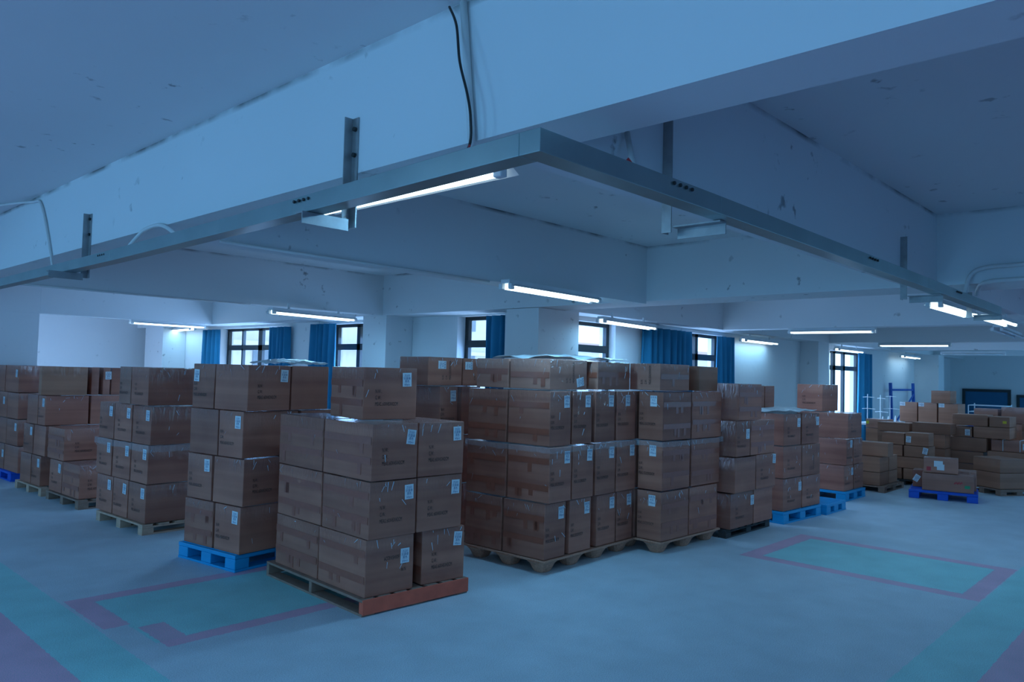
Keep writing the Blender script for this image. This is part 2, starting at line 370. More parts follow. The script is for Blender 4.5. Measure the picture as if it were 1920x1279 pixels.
window(3, 'y', 6.98, 7.9, 0.85, 2.55, 7.45, [(7.38, 0.9, 2.1, 0.05)], 2.17, 'dark framed window with a curtain on its corner side')
window(4, 'x', 7.56, 8.84, 0.85, 2.50, 6.46, [(8.02, 0.9, 2.12, 0.06), (8.02, 2.2, 2.5, 0.06)], 2.14, 'dark framed window just past the corner pillar')
window(5, 'x', 10.0, 11.95, 0.85, 2.50, 6.46, [(11.28, 0.9, 2.5, 0.09), (10.6, 0.9, 2.5, 0.09)], 2.12, 'dark framed window between a wide and a narrow blue curtain')
window(6, 'x', 16.75, 18.75, 0.85, 2.45, 6.46, [(17.30, 0.9, 2.5, 0.14), (17.90, 0.9, 2.5, 0.1)], 2.08, 'tall dark framed window above the cartons by the far curtain')

M['tinted'] = bpy.data.materials.new('daylight_tint_pane'); M['tinted'].use_nodes = True  # panes added behind the camera to turn the incoming light blue
_n = M['tinted'].node_tree; _n.nodes.clear(); _o = _n.nodes.new('ShaderNodeOutputMaterial'); _t = _n.nodes.new('ShaderNodeBsdfTransparent')
_t.inputs[0].default_value = (0.12, 0.35, 0.55, 1); _n.links.new(_t.outputs[0], _o.inputs[0])
k_ = 6
for (x0_, x1_, y0_, y1_) in [(-5.12, -5.11, y-1.3, y+1.3) for y in (-2.5, 2.5, 7.5, 12.5)] + [(x-1.3, x+1.3, -6.12, -6.11) for x in (-2.0, 4.0, 16.5, 22.5)]:
    k_ += 1
    r_ = empty('window_%d' % k_, (0, 0, 0)); tag(r_, 'unseen window behind the camera, its blue pane added to tint the light', 'window', kind='structure')
    bm = bmesh.new(); box(bm, x0_, x1_, y0_, y1_, 0.75, 2.35); finish('window_pane', bm, M['tinted'], r_)
def curtain(along, a0, a1, z0, z1, c, label, folds, amp=0.075):
    bm = bmesh.new(); nu = folds*8; nv = 10; L_ = abs(a1-a0)
    ph = random.random()*6
    grid = []
    for j in range(nv+1):
        t = j/nv; row = []
        for i in range(nu+1):
            s = i/nu
            u = a0+(a1-a0)*s + 0.02*math.sin(t*3+ph+s*9)
            d = amp*math.sin(s*folds*2*math.pi + 0.6*math.sin(s*13+ph)) * (0.55+0.45*t) + 0.012*math.sin(s*folds*5+ph*2)
            z = z1 + (z0-z1)*t
            row.append(bm.verts.new((u, c+d, z) if along == 'x' else (c+d, u, z)))
        grid.append(row)
    for j in range(nv):
        for i in range(nu): bm.faces.new((grid[j][i], grid[j][i+1], grid[j+1][i+1], grid[j+1][i]))
    o = finish('curtain', bm, M['curtain'], smooth=True)
    so = o.modifiers.new('thick', 'SOLIDIFY'); so.thickness = 0.004
    tag(o, label, 'curtain', 'blue curtains at the court windows'); return o
curtain('y', 14.85, 15.6, 0.35, 2.50, 7.17, 'blue curtain at the deep end of the wide wing window', 5)
curtain('y', 12.18, 12.86, 0.35, 2.50, 7.17, 'blue curtain between the two wing windows, beside the wide one', 5)
curtain('y', 10.78, 11.48, 0.35, 2.52, 7.17, 'blue curtain beside the window that the square pillar cuts off', 5)
curtain('y', 6.72, 7.22, 0.35, 2.53, 7.17, 'narrow dark blue curtain against the corner pillar', 4)
curtain('x', 9.40, 10.75, 0.35, 2.50, 6.22, 'wide blue curtain drawn half across its window', 8)
curtain('x', 11.60, 12.15, 0.35, 2.48, 6.22, 'narrow blue curtain ending at the long bare wall', 4)
curtain('x', 18.30, 19.05, 0.35, 2.44, 6.22, 'blue curtain at the far tall window near the thread stands', 4)

# ------------------------------------------------------------------ buildings across the court
def building(name, x0, x1, y0, y1, z0, z1, label, nx, rows, facing='-y'):
    bm = bmesh.new(); box(bm, x0, x1, y0, y1, z0, z1)
    root = finish(name, bm, M['facade']); tag(root, label, 'building', 'buildings across the court')
    stepx = (x1-x0)/nx
    for zr in rows:
        for i in range(nx):
            cx = x0+stepx*(i+0.5)
            bm = bmesh.new(); box(bm, cx-stepx*0.27, cx+stepx*0.27, y0-0.06, y0-0.01, zr, zr+1.5)
            finish('window_opening', bm, M['facadewin'], root)
    bm = bmesh.new(); box(bm, x0-0.1, x1+0.1, y0-0.35, y0-0.01, z1-0.35, z1+0.12); finish('cornice', bm, M['facaderoof'], root)
    for zr in rows:
        bm = bmesh.new(); box(bm, x0, x1, y0-0.5, y0-0.01, zr-1.1, zr-0.95); finish('balcony_slab', bm, M['facade'], root)
    return root
building('apartment_building', 8.0, 27.0, 25.0, 33.0, -9, 5.2, 'pale building seen through the wing windows', 8, (-5.4, -2.2, 1.0, 3.6))
building('factory_building', 27.4, 62.0, 29.0, 38.0, -9, 3.6, 'long low pale building seen past the corner pillar', 12, (-5.4, -2.2, 0.8))

# ------------------------------------------------------------------ lamps
def lamp_proto(lit=True, length=1.26, tubes=(-0.05, 0.05)):
    """Twin fluorescent batten along local x; base = soffit level, origin at centre of its top."""
    root = empty('fluorescent_lamp', (0, 0, 0))
    h_ = length/2
    bm = bmesh.new(); box(bm, -h_, h_, -0.045, 0.045, -0.03, 0.0)
    vs = [(-h_, -0.045, -0.03), (-h_, -0.085, -0.055), (h_, -0.085, -0.055), (h_, -0.045, -0.03)]
    for s in (1, -1):
        a = [bm.verts.new((x, y*s, z)) for x, y, z in vs]; bm.faces.new(a)
    finish('housing', bm, M['whitemetal'], root)
    for y in tubes:
        bm = bmesh.new(); tube(bm, [(-h_+0.045, y, -0.062), (h_-0.045, y, -0.062)], 0.014, 10)
        finish('fluorescent_tube', bm, M['tube'] if lit else M['tubeoff'], root, smooth=True)
    for x in (-h_+0.02, h_-0.02):
        for y in tubes:
            bm = bmesh.new(); box(bm, x-0.022, x+0.022, y-0.018, y+0.018, -0.079, -0.03)
            finish('lamp_holder', bm, M['whitemetal'], root, bevel=0.006)
    return root
LAMPS = [  # x, y, z(top), rot, length, power, label
    (5.13, 4.34, 2.537, 4, 1.34, 18, 'lit twin-tube lamp under the beam, brightest of the bay over the cartons'),
    (5.42, 8.62, 2.50, 8, 1.36, 16, 'lit twin-tube lamp on the beam in front of the square pillar'),
    (8.28, 5.72, 2.50, 8, 1.5, 14, 'lit twin-tube lamp in front of the window past the corner pillar'),
    (11.38, 4.28, 2.56, -86, 1.22, 8, 'lit lamp seen side-on above the far carton stacks'),
    (15.93, 4.42, 2.56, -86, 1.25, 8, 'second lit lamp seen side-on, above the blue steel frame'),
    (5.98, 14.44, 2.56, 3, 1.40, 14, 'lit lamp over the far end of the carton row, upper of a crossing pair'),
    (12.95, 6.12, 2.50, 2, 1.4, 5, 'small lit lamp in front of the long bare wall'),
    (17.05, 6.02, 2.50, 2, 1.6, 5, 'small lit lamp crossing the head of the tall far window'),
    (21.4, 6.02, 2.50, 2, 1.5, 2.5, 'small lit lamp beside the bright far pillar'),
    (6.98, 16.2, 2.56, -97, 1.5, 5, 'lit lamp over the far end of the carton row, lower of a crossing pair'),
]
def place_lamp(x, y, z, rot, ln, pw, label, lit=True, group='lit fluorescent lamps', tubes=(-0.05, 0.05)):
    o = lamp_proto(lit, ln, tubes); o.location = (x, y, z); o.rotation_euler = (0, 0, R(rot))
    if z < 2.53:
        for s in (-1, 1):
            bm = bmesh.new(); box(bm, s*ln*0.3-0.01, s*ln*0.3+0.01, -0.01, 0.01, 0, 2.56-z+0.01)
            finish('hanger_strap', bm, M['whitemetal'], o)
    tag(o, label, 'lamp', group)
    if lit:
        l = area('lamp_glow', (x, y, z-0.085), (0, 0, -1), ln-0.1, 0.1 if len(tubes) > 1 else 0.02, pw, TUBE); l.rotation_euler = (0, 0, R(rot))
    return o
for L_ in LAMPS: place_lamp(*L_)
# pair over the end of the trunking, seen end on
place_lamp(7.95, 1.87, 2.52, 0, 1.3, 8, 'glaring lit lamp seen end-on under the end of the metal trunking')
place_lamp(9.45, 1.80, 2.52, 0, 1.3, 5, 'second lit lamp in line beyond the end of the metal trunking')
place_lamp(2.035, 2.60, 2.592, 90, 1.24, 9, 'lit single-tube lamp half hidden behind the short arm of the metal trunking', tubes=(0.0,))
place_lamp(19.7, 4.25, 2.53, 97, 1.26, 0, 'unlit lamp in front of the end wall above the teal boards', lit=False, group='unlit lamps')
place_lamp(11.9, 2.15, 2.53, 3, 1.9, 0, 'unlit hanging lamp beyond the end of the metal trunking', lit=False, group='unlit lamps')
# lamps of the unseen bays; the two by the end wall are added to brighten it
for x, y, rz, pw, wh in ((-1.2, 4.5, 0, 10, 'beside the camera'), (-1.0, 0.0, 0, 5, 'behind the camera'), (-1.0, 9.5, 0, 10, 'west of the carton row'), (9, -2.5, 0, 5, 'over the open floor'), (14, -1.5, 0, 14, 'far over the open floor'), (18.5, 0.0, 0, 45, 'added before the end wall bay'), (22.5, 1.0, 0, 75, 'added close to the end wall')):
    place_lamp(x, y, CEIL, rz, 1.26, pw, 'lit lamp on the ceiling slab %s, out of the picture' % wh, group='lamps in the unseen bays')

# ------------------------------------------------------------------ metal trunking with hangers
tr_root = empty('metal_trunking', (1.578, 1.398, 2.40))
tag(tr_root, 'L-shaped grey galvanised trunking hung below the ceiling beams', 'cable trunking')
def trunk_arm(p0, p1, nrm):
    """box section .065 high, .08 wide, from p0 to p1, nrm = direction away from the visible side"""
    bm = bmesh.new(); p0 = Vector((*p0, 0)); p1 = Vector((*p1, 0)); n = Vector((*nrm, 0))
    o0 = Vector((1.578, 1.398, 0))
    r = []
    for p in (p0, p1):
        for dz in (0, 0.068):
            for k in (0, 0.08): r.append(bm.verts.new(p-o0+n*k+Vector((0, 0, dz))))
    for q in ((0, 1, 5, 4), (2, 6, 7, 3), (0, 4, 6, 2), (1, 3, 7, 5), (0, 2, 3, 1), (4, 5, 7, 6)): bm.faces.new([r[i] for i in q])
    bmesh.ops.recalc_face_normals(bm, faces=bm.faces)
    return finish('trunking_length', bm, M['steel'], tr_root, bevel=0.002)
pL = [(1.578, 1.4785), (1.633, 2.80), (1.695, 5.00), (1.725, 8.2), (1.728, 13.0)]
for a, b_ in zip(pL[:-1], pL[1:]): trunk_arm(a, b_, (1, 0))
pR = [(1.578, 1.398), (2.62, 1.398), (5.45, 1.425), (6.85, 1.45), (7.80, 1.46)]
for a, b_ in zip(pR[:-1], pR[1:]): trunk_arm(a, b_, (0, 1))
def bolts(pts):
    for x, y, z, ax in pts:
        bm = bmesh.new(); p = Vector((x-1.578, y-1.398, z-2.40)); d = Vector((-0.008, 0, 0)) if ax == 'x' else Vector((0, -0.008, 0))
        tube(bm, [p, p+d], 0.0065, 6); finish('bolt', bm, M['black'], tr_root)
for yc, xc in ((2.66, 1.628), (5.10, 1.700), (7.3, 1.732)):
    bolts([(xc+0.0015, yc+k*0.035, 2.45-0.0, 'x') for k in range(4)])
for xc, yc in ((2.28, 1.398), (4.3, 1.413), (6.2, 1.437)):
    bolts([(xc+k*0.04, yc+0.001, 2.45, 'y') for k in range(4)])
def hanger(kind, a, top, n):
    """angle-iron hanger: kind 'L' on the face x=1.867, kind 'R' on the face y=1.71; a = coordinate along the trunking"""
    if kind == 'L': root = empty('trunking_hanger', (1.867, a, 2.372)); rz = 0
    else: root = empty('trunking_hanger', (a, 1.71, 2.372)); rz = R(90)
    root.rotation_euler = (0, 0, rz)
    # local: x = -out of the beam face towards trunking is -x ; y along
    bm = bmesh.new()
    box(bm, -0.006, 0.0, -0.045, 0.0, 0, top-2.372); box(bm, -0.045, -0.0061, -0.005, 0.0, 0, top-2.372)
    finish('upright', bm, M['bracket'], root)
    bm = bmesh.new()
    box(bm, -0.262, -0.046, -0.05, -0.006, 0.020, 0.0265); box(bm, -0.262, -0.046, -0.055, -0.0501, -0.022, 0.0265)
    finish('arm', bm, M['bracket'], root)
    for z in (0.42, 0.31):
        bm = bmesh.new(); tube(bm, [(-0.006, -0.028, z), (-0.018, -0.028, z)], 0.010, 8); finish('bolt', bm, M['black'], root)
    tag(root, n, 'bracket', 'hangers of the metal trunking'); return root
hanger('L', 2.72, 2.842, 'steel angle hanger on the beam, over the bright tube lamp')
hanger('L', 5.92, 2.83, 'steel angle hanger on the beam over the short side of the row')
hanger('L', 9.4, 2.80, 'steel angle hanger on the beam nearest the far wing')
hanger('R', 2.70, 2.84, 'steel angle hanger with a bright worn arm on the long arm of the trunking')
hanger('R', 5.83, 2.82, 'steel angle hanger near the middle of the long arm of the trunking')
hanger('R', 7.70, 2.60, 'short steel hanger at the very end of the trunking by the glaring lamp')

# ------------------------------------------------------------------ pipes and cables
def pipe(name, pts, r, material, label, cat='pipe', group=None):
    bm = bmesh.new(); tube(bm, pts, r); o = finish(name, bm, material, smooth=True); tag(o, label, cat, group); return o
pipe('conduit_pipe', [(1.851, 2.03, 3.13), (1.849, 1.95, 2.50)], 0.014, M['pipe'], 'white conduit pipe running down the beam face to the trunking corner', group='white conduit pipes')
pipe('conduit_pipe', smoothpts([(1.5, 9.0, 3.125), (1.70, 8.0, 3.125), (1.84, 7.3, 3.10), (1.853, 7.02, 3.02), (1.853, 6.64, 2.46)]), 0.010, M['pipe'], 'thin white conduit bending from the ceiling down to the trunking', group='white conduit pipes')
pipe('conduit_pipe', smoothpts([(1.80, 5.10, 2.46), (1.853, 4.98, 2.58), (1.853, 4.85, 2.608), (1.853, 4.62, 2.60), (1.80, 4.2, 2.46)]), 0.012, M['pipe'], 'white conduit looping out of the trunking over the short arm', group='white conduit pipes')
pipe('conduit_pipe', [(2.42, 1.695, 2.72), (2.36, 1.60, 2.47)], 0.012, M['pipe'], 'short white pipe dropping behind the long arm of the trunking', group='white conduit pipes')
pipe('conduit_pipe', [(2.12, 4.437, 2.525), (4.42, 4.437, 2.525)], 0.010, M['pipe'], 'long thin white pipe under the edge of the beam with the first lamp', group='white conduit pipes')
pipe('conduit_pipe', [(2.12, 8.937, 2.548), (4.70, 8.937, 2.548)], 0.010, M['pipe'], 'long thin white pipe under the beam leading to the square pillar', group='white conduit pipes')
pipe('conduit_pipe', smoothpts([(6.74, 0.2, 2.70), (6.74, 1.10, 2.69), (6.74, 1.38, 2.68), (6.73, 1.47, 2.62), (6.72, 1.50, 2.49)]), 0.017, M['pipe'], 'upper white pipe bending down into the end of the trunking', group='white conduit pipes')
pipe('conduit_pipe', smoothpts([(6.74, 0.2, 2.585), (6.74, 1.10, 2.58), (6.74, 1.36, 2.57), (6.90, 1.45, 2.54), (6.95, 1.47, 2.50)]), 0.017, M['pipe'], 'lower white pipe entering the end of the trunking', group='white conduit pipes')
pipe('power_cable', smoothpts([(1.845, 2.10, 3.13), (1.82, 2.03, 3.03), (1.80, 1.985, 2.88), (1.80, 1.94, 2.75), (1.80, 1.92, 2.66), (1.80, 1.925, 2.56), (1.72, 1.93, 2.46)]), 0.005, M['black'], 'thin black cable hanging in front of the white pipe', 'cable')
pipe('cable_tie', smoothpts([(1.785, 1.905, 2.56), (1.765, 1.895, 2.52), (1.74, 1.89, 2.49), (1.69, 1.89, 2.478)], 4), 0.004, M['red'], 'red wire twist where the black cable meets the trunking', 'wire')
pipe('red_wire_end', [(2.06, 1.47, 2.46), (2.065, 1.44, 2.492), (2.10, 1.43, 2.46)], 0.007, M['red'], 'small red wire end poking over the long arm of the trunking', 'wire')

# ------------------------------------------------------------------ pallets
def b2(name, boxes, material, parent, bevel=0.003):
    bm = bmesh.new()
    for q in boxes: box(bm, *q)
    return finish(name, bm, material, parent, bevel=bevel)
def pallet_blue(P, rot, sx, sy, h, label, material='bluepallet', group='blue plastic pallets', skid=True):
    root = empty('plastic_pallet', (P[0], P[1], 0), R(rot)); m_ = M[material]
    tag(root, label, 'pallet', group)
    bm = bmesh.new(); t = 0.035
    box(bm, 0, sx, 0, sy, h-t, h)
    finish('deck', bm, m_, root, bevel=0.006)
    bm = bmesh.new(); n = 9
    for i in range(n): box(bm, 0.03+i*(sx-0.06)/n, 0.03+(i+0.35)*(sx-0.06)/n, 0.02, sy-0.02, h-0.001, h+0.004)
    finish('deck_rib', bm, m_, root, bevel=0)
    lx = 0.15; ly = 0.15
    for i in range(3):
        for j in range(3):
            x = i*(sx-lx)/2; y = j*(sy-ly)/2
            b2('leg', [(x+0.002, x+lx-0.002, y+0.002, y+ly-0.002, 0.022 if skid else 0.0, h-t)], m_, root, 0.006)
    if skid:
        for j in range(3):
            y = j*(sy-ly)/2
            b2('skid', [(0.0, sx, y, y+ly, 0.0, 0.022)], m_, root)
        b2('skid', [(0.0, 0.10, 0.151, sy/2-ly/2-0.001, 0.001, 0.021)], m_, root)
        b2('skid', [(0.0, 0.10, sy/2+ly/2+0.001, sy-ly-0.001, 0.001, 0.021)], m_, root)
    return root
def pallet_block(P, rot, sx, sy, h, label, wood='wood', group='wooden block pallets'):
    """wooden pallet on nine blocks; deck boards run along local y"""
    root = empty('wooden_pallet', (P[0], P[1], 0), R(rot)); m_ = M[wood]; tag(root, label, 'pallet', group)
    n = 7
    for i in range(n):
        x = i*(sx-0.11)/(n-1); b2('deck_board', [(x, x+0.11, 0, sy, h-0.02, h)], m_, root, 0.002)
    for j in range(3):
        y = j*(sy-0.1)/2; b2('stringer_board', [(0.0, sx, y, y+0.1, h-0.038, h-0.0205)], m_, root, 0.002)
        b2('bottom_board', [(0.0, sx, y, y+0.1, 0.0, 0.016)], m_, root, 0.002)
        for i in range(3):
            x = i*(sx-0.12)/2; b2('block', [(x, x+0.12, y, y+0.1, 0.0165, h-0.0385)], m_, root, 0.003)
    return root
def pallet_stringer(P, rot, sx, sy, h, label):
    root = empty('wooden_pallet', (P[0], P[1], 0), R(rot)); tag(root, label, 'pallet', 'wooden stringer pallets')
    for k, y in enumerate((0.0, sy/2-0.02, sy-0.04)):
        o = b2('stringer', [(0.0, sx, y, y+0.04, 0.018, h-0.02)], M['redwood'] if k == 0 else M['darkwood'], root)
        if k == 0: o['label'] = 'reddish side board'
    n = 7
    for i in range(n):
        x = i*(sx-0.105)/(n-1); b2('deck_board', [(x, x+0.105, 0.0, sy, h-0.0195, h)], M['darkwood'], root, 0.002)
    for i in range(3):
        x = i*(sx-0.11)/2; b2('bottom_board', [(x, x+0.11, 0.0, sy, 0.0, 0.0175)], M['darkwood'], root, 0.002)
    b2('side_board', [(0.0, sx, -0.012, -0.0005, 0.012, h)], M['redwood'], root, 0.002)
    return root
def pallet_pressed(P, rot, sx, sy, h, label, feet=3):
    root = empty('pressed_wood_pallet', (P[0], P[1], 0), R(rot)); tag(root, label, 'pallet', 'pressed chip pallets with cup feet')
    b2('deck', [(0, sx, 0, sy, h-0.022, h)], M['pressed'], root, 0.006)
    for i in range(feet):
        for j in range(3):
            cx = 0.13+i*(sx-0.26)/(feet-1); cy = 0.13+j*(sy-0.26)/2
            bm = bmesh.new(); rings = []
            for z, r in ((0.0, 0.058), (0.008, 0.066), (h-0.05, 0.098), (h-0.0225, 0.125)):
                rings.append([bm.verts.new((cx+r*1.15*math.copysign(abs(math.cos(a))**0.7, math.cos(a)), cy+r*math.copysign(abs(math.sin(a))**0.7, math.sin(a)), z)) for a in [2*math.pi*k/16 for k in range(16)]])
            for p, q in zip(rings[:-1], rings[1:]):
                for k in range(16): bm.faces.new((p[k], p[(k+1) % 16], q[(k+1) % 16], q[k]))
            bm.faces.new(rings[0][::-1]); bm.faces.new(rings[-1])
            finish('foot', bm, M['pressed'], root, smooth=False)
    return root

# ------------------------------------------------------------------ printed text meshes
def text_mesh(name, body, size, material, sx=1.0, align='LEFT', spacing=1.0):
    c = bpy.data.curves.new(name, 'FONT'); c.body = body; c.size = size; c.align_x = align; c.resolution_u = 2; c.space_line = spacing
    o = bpy.data.objects.new(name, c); COL.objects.link(o); bpy.context.view_layer.update()
    me = bpy.data.meshes.new_from_object(o.evaluated_get(bpy.context.evaluated_depsgraph_get()))
    me.transform(Matrix.Rotation(R(90), 4, 'X') @ Matrix.Diagonal((sx, 1, 1, 1)))
    me.materials.clear(); me.materials.append(material); me.name = name
    bpy.data.objects.remove(o); return me
def printed(size_text, sx):
    return text_mesh('printed_text', 'N.W.:\nG.W.:\nMEAS.:' + size_text, 0.042, M['ink'], sx, spacing=1.18)
TXT = {'A': printed('60X45X42CM', 0.55), 'B': printed('55X29X50CM', 0.52), 'C': printed('60X45X42CM', 0.62)}
STK = {'A': text_mesh('label_text', 'ZG03\n\u6297\u83cc\u5782\n\u9ed1\u8272\n60pcs', 0.024, M['blueink'], 0.9, 'CENTER'),
       'B': text_mesh('label_text', '\u5f20\u5236\u514d\n\u5927\u7ea2\n100pcs', 0.028, M['blueink'], 0.9, 'CENTER')}
bm = bmesh.new(); box(bm, -0.04, 0.04, -0.0006, 0.0006, -0.055, 0.055)
STICK = bpy.data.meshes.new('shipping_label'); bm.to_mesh(STICK); bm.free(); STICK.materials.append(M['sticker'])

def part(name, me, parent, loc, rot=(0, 0, 0), scale=None):
    o = bpy.data.objects.new(name, me); COL.objects.link(o); o.parent = parent; o.location = loc; o.rotation_euler = rot
    if scale: o.scale = scale
    return o
def rough_box(dx, dy, dz, amp=0.004, crush=0.0):
    """carton body: slightly bulged sides, uneven edges; origin at bottom centre"""
    bm = bmesh.new(); n = 4
    bmesh.ops.create_cube(bm, size=1.0); bmesh.ops.subdivide_edges(bm, edges=bm.edges[:], cuts=n-1, use_grid_fill=True)
    s = [random.uniform(-1, 1) for _ in range(8)]
    for v in bm.verts:
        x, y, z = v.co
        bulge = lambda a, b_: (1-4*a*a)*(1-4*b_*b_)
        ox = (amp*bulge(y, z))*(1 if x > 0.49 else -1 if x < -0.49 else 0)
        oy = (amp*bulge(x, z))*(1 if y > 0.49 else -1 if y < -0.49 else 0)
        oz = 0.0
        if z > 0.49: oz = -0.004*abs(s[0]) + amp*0.8*bulge(x, y)*0.3 - crush*(0.5+0.5*math.sin(7*x+s[1]*3))*(0.6+0.4*math.cos(9*y+s[2]*3))
        lean = 0.003*s[3]*(z+0.5)
        v.co = Vector((x*dx+ox+lean+random.uniform(-1, 1)*0.0008, y*dy+oy+random.uniform(-1, 1)*0.0008, (z+0.5)*dz+oz))
    return bm
SEQ = []
def tape_mesh(w_, h_, z, tabs, along_x=True):
    """brown tape band across a face (in the XZ plane) with short strips hanging over it"""
    bm = bmesh.new(); box(bm, -w_/2+0.01, w_/2-0.01, -0.0008, 0.0008, z-0.028, z+0.028)
    return bm
def carton(x, y, z, dx, dy, dz, rot, label, group, text=None, style='A', sticker=None, flip=False, vert=False, mt='card', tape=False, crush=0.0, name='cardboard_carton', cat='box'):
    """x, y = centre of base. text / sticker: 'X' or 'Y' = the face looking towards -x / -y"""
    bm = rough_box(dx-0.008, dy-0.008, dz-0.004, 0.0028 if dz > 0.15 else 0.001, crush)
    o = finish(name, bm, M[mt], bevel=0.005)
    o.location = (x, y, z+0.001); o.rotation_euler = (0, 0, R(rot)); tag(o, label, cat, group)
    def face(f):
        # returns width of face, function placing (u,v) -> location, z rotation
        if f == 'Y': return dx, (lambda u, v, d: (u, -dy/2+0.004-0.003-d, v)), 0.0
        return dy, (lambda u, v, d: (-dx/2+0.004-0.003-d, -u, v)), R(-90)
    if text:
        wd, P_, rz = face(text); me = TXT[style]
        if vert: u, v, r2 = -0.02, 0.06, R(-90)
        else:
            wt = 0.30 if style in 'AC' else 0.27
            u, v, r2 = (-wd*0.28 if style in 'AC' else -wd*0.44), dz*0.50, 0.0
            if wd < 0.4 and style in 'AC': u = -wd*0.42
        if flip: u, v, r2 = wd*0.33, dz*0.42, R(180)
        e = part('printed_text', me, o, P_(u, v, 0.001), (0, 0, 0))
        e.rotation_euler = (Matrix.Rotation(rz, 3, 'Z') @ Matrix.Rotation(r2, 3, 'Y')).to_euler()
    if mt in ('card', 'wrap') and (text or tape):  # pale slivers imitate light glinting on the film wrap
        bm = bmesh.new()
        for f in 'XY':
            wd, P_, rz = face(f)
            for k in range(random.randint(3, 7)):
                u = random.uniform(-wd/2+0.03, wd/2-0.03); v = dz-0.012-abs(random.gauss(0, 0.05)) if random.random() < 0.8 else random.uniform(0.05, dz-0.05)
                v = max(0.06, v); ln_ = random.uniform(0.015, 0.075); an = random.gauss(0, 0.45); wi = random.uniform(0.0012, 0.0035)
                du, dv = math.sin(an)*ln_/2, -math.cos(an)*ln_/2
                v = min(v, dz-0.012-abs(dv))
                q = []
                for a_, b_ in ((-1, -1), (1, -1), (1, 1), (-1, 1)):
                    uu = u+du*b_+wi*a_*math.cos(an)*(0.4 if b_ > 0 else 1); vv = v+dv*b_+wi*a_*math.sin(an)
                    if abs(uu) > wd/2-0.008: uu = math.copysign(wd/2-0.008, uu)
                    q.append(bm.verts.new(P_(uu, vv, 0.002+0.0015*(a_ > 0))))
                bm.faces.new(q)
        finish('film_glint', bm, M['glint'], o)
    if sticker:
        f = sticker[0]; wd, P_, rz = face(f); u = wd/2-0.075; v = dz-0.10
        if len(sticker) > 1: u = sticker[1]*wd; v = sticker[2]*dz
        tilt = R(random.choice((0, 0, 1, -2, 2, 5)))
        if len(sticker) > 3: tilt = R(sticker[3])
        e = part('shipping_label', STICK, o, P_(u, v, 0.0015), (0, 0, 0))
        e.rotation_euler = (Matrix.Rotation(rz, 3, 'Z') @ Matrix.Rotation(tilt, 3, 'Y')).to_euler()
        part('label_text', STK['B' if style == 'B' else 'A'], e, (0, -0.0012, 0.026))
    if tape:
        for f in tape:
            if text == f: continue
            wd, P_, rz = face(f)
            for zf in (0.30, 0.72) if dz > 0.3 else (0.5,):
                zc = dz*(zf+random.uniform(-0.05, 0.05))
                bm = bmesh.new(); box(bm, -wd/2+0.012, wd/2-0.012, -0.0007, 0.0007, -0.026, 0.026)
                for k in range(random.randint(1, 3)):
                    uu = random.uniform(-wd/2+0.07, wd/2-0.07); hh = random.uniform(0.05, 0.09)
                    if zc-0.026-hh > 0.01: box(bm, uu-0.024, uu+0.024, -0.0007, 0.0007, -0.026-hh, -0.0262)
                e = finish('packing_tape', bm, M['tape'], o); e.location = P_(0, zc, 0.0005); e.rotation_euler = (0, 0, rz)
    return o
LAY = ['bottom layer', 'second layer', 'third layer', 'top layer']
def stack(P, rot, phrase, group, rows):
    """rows: (x0, x1, y0, y1, z, dz, where, opts)"""
    r = R(rot); c, s = math.cos(r), math.sin(r)
    for x0, x1, y0, y1, z, dz, where, opt in rows:
        cx, cy = (x0+x1)/2, (y0+y1)/2
        opt = dict(opt); dr = opt.pop('dr', 0)
        look = opt.pop('look', None)
        if not look:
            st = opt.get('sticker'); tx = opt.get('text')
            look = 'stickered carton' if st else ('printed carton' if tx else 'plain brown carton')
        carton(P[0]+c*cx-s*cy, P[1]+s*cx+c*cy, z, x1-x0, y1-y0, dz, rot+dr, '%s, %s, %s' % (look, where, phrase), group, **opt)
Y_ = dict(text='Y', sticker=('Y',)); X_ = dict(text='X', sticker=('X',)); N_ = {}
def d(*a, **k):
    r = {}
    for q in a: r.update(q)
    r.update(k); return r

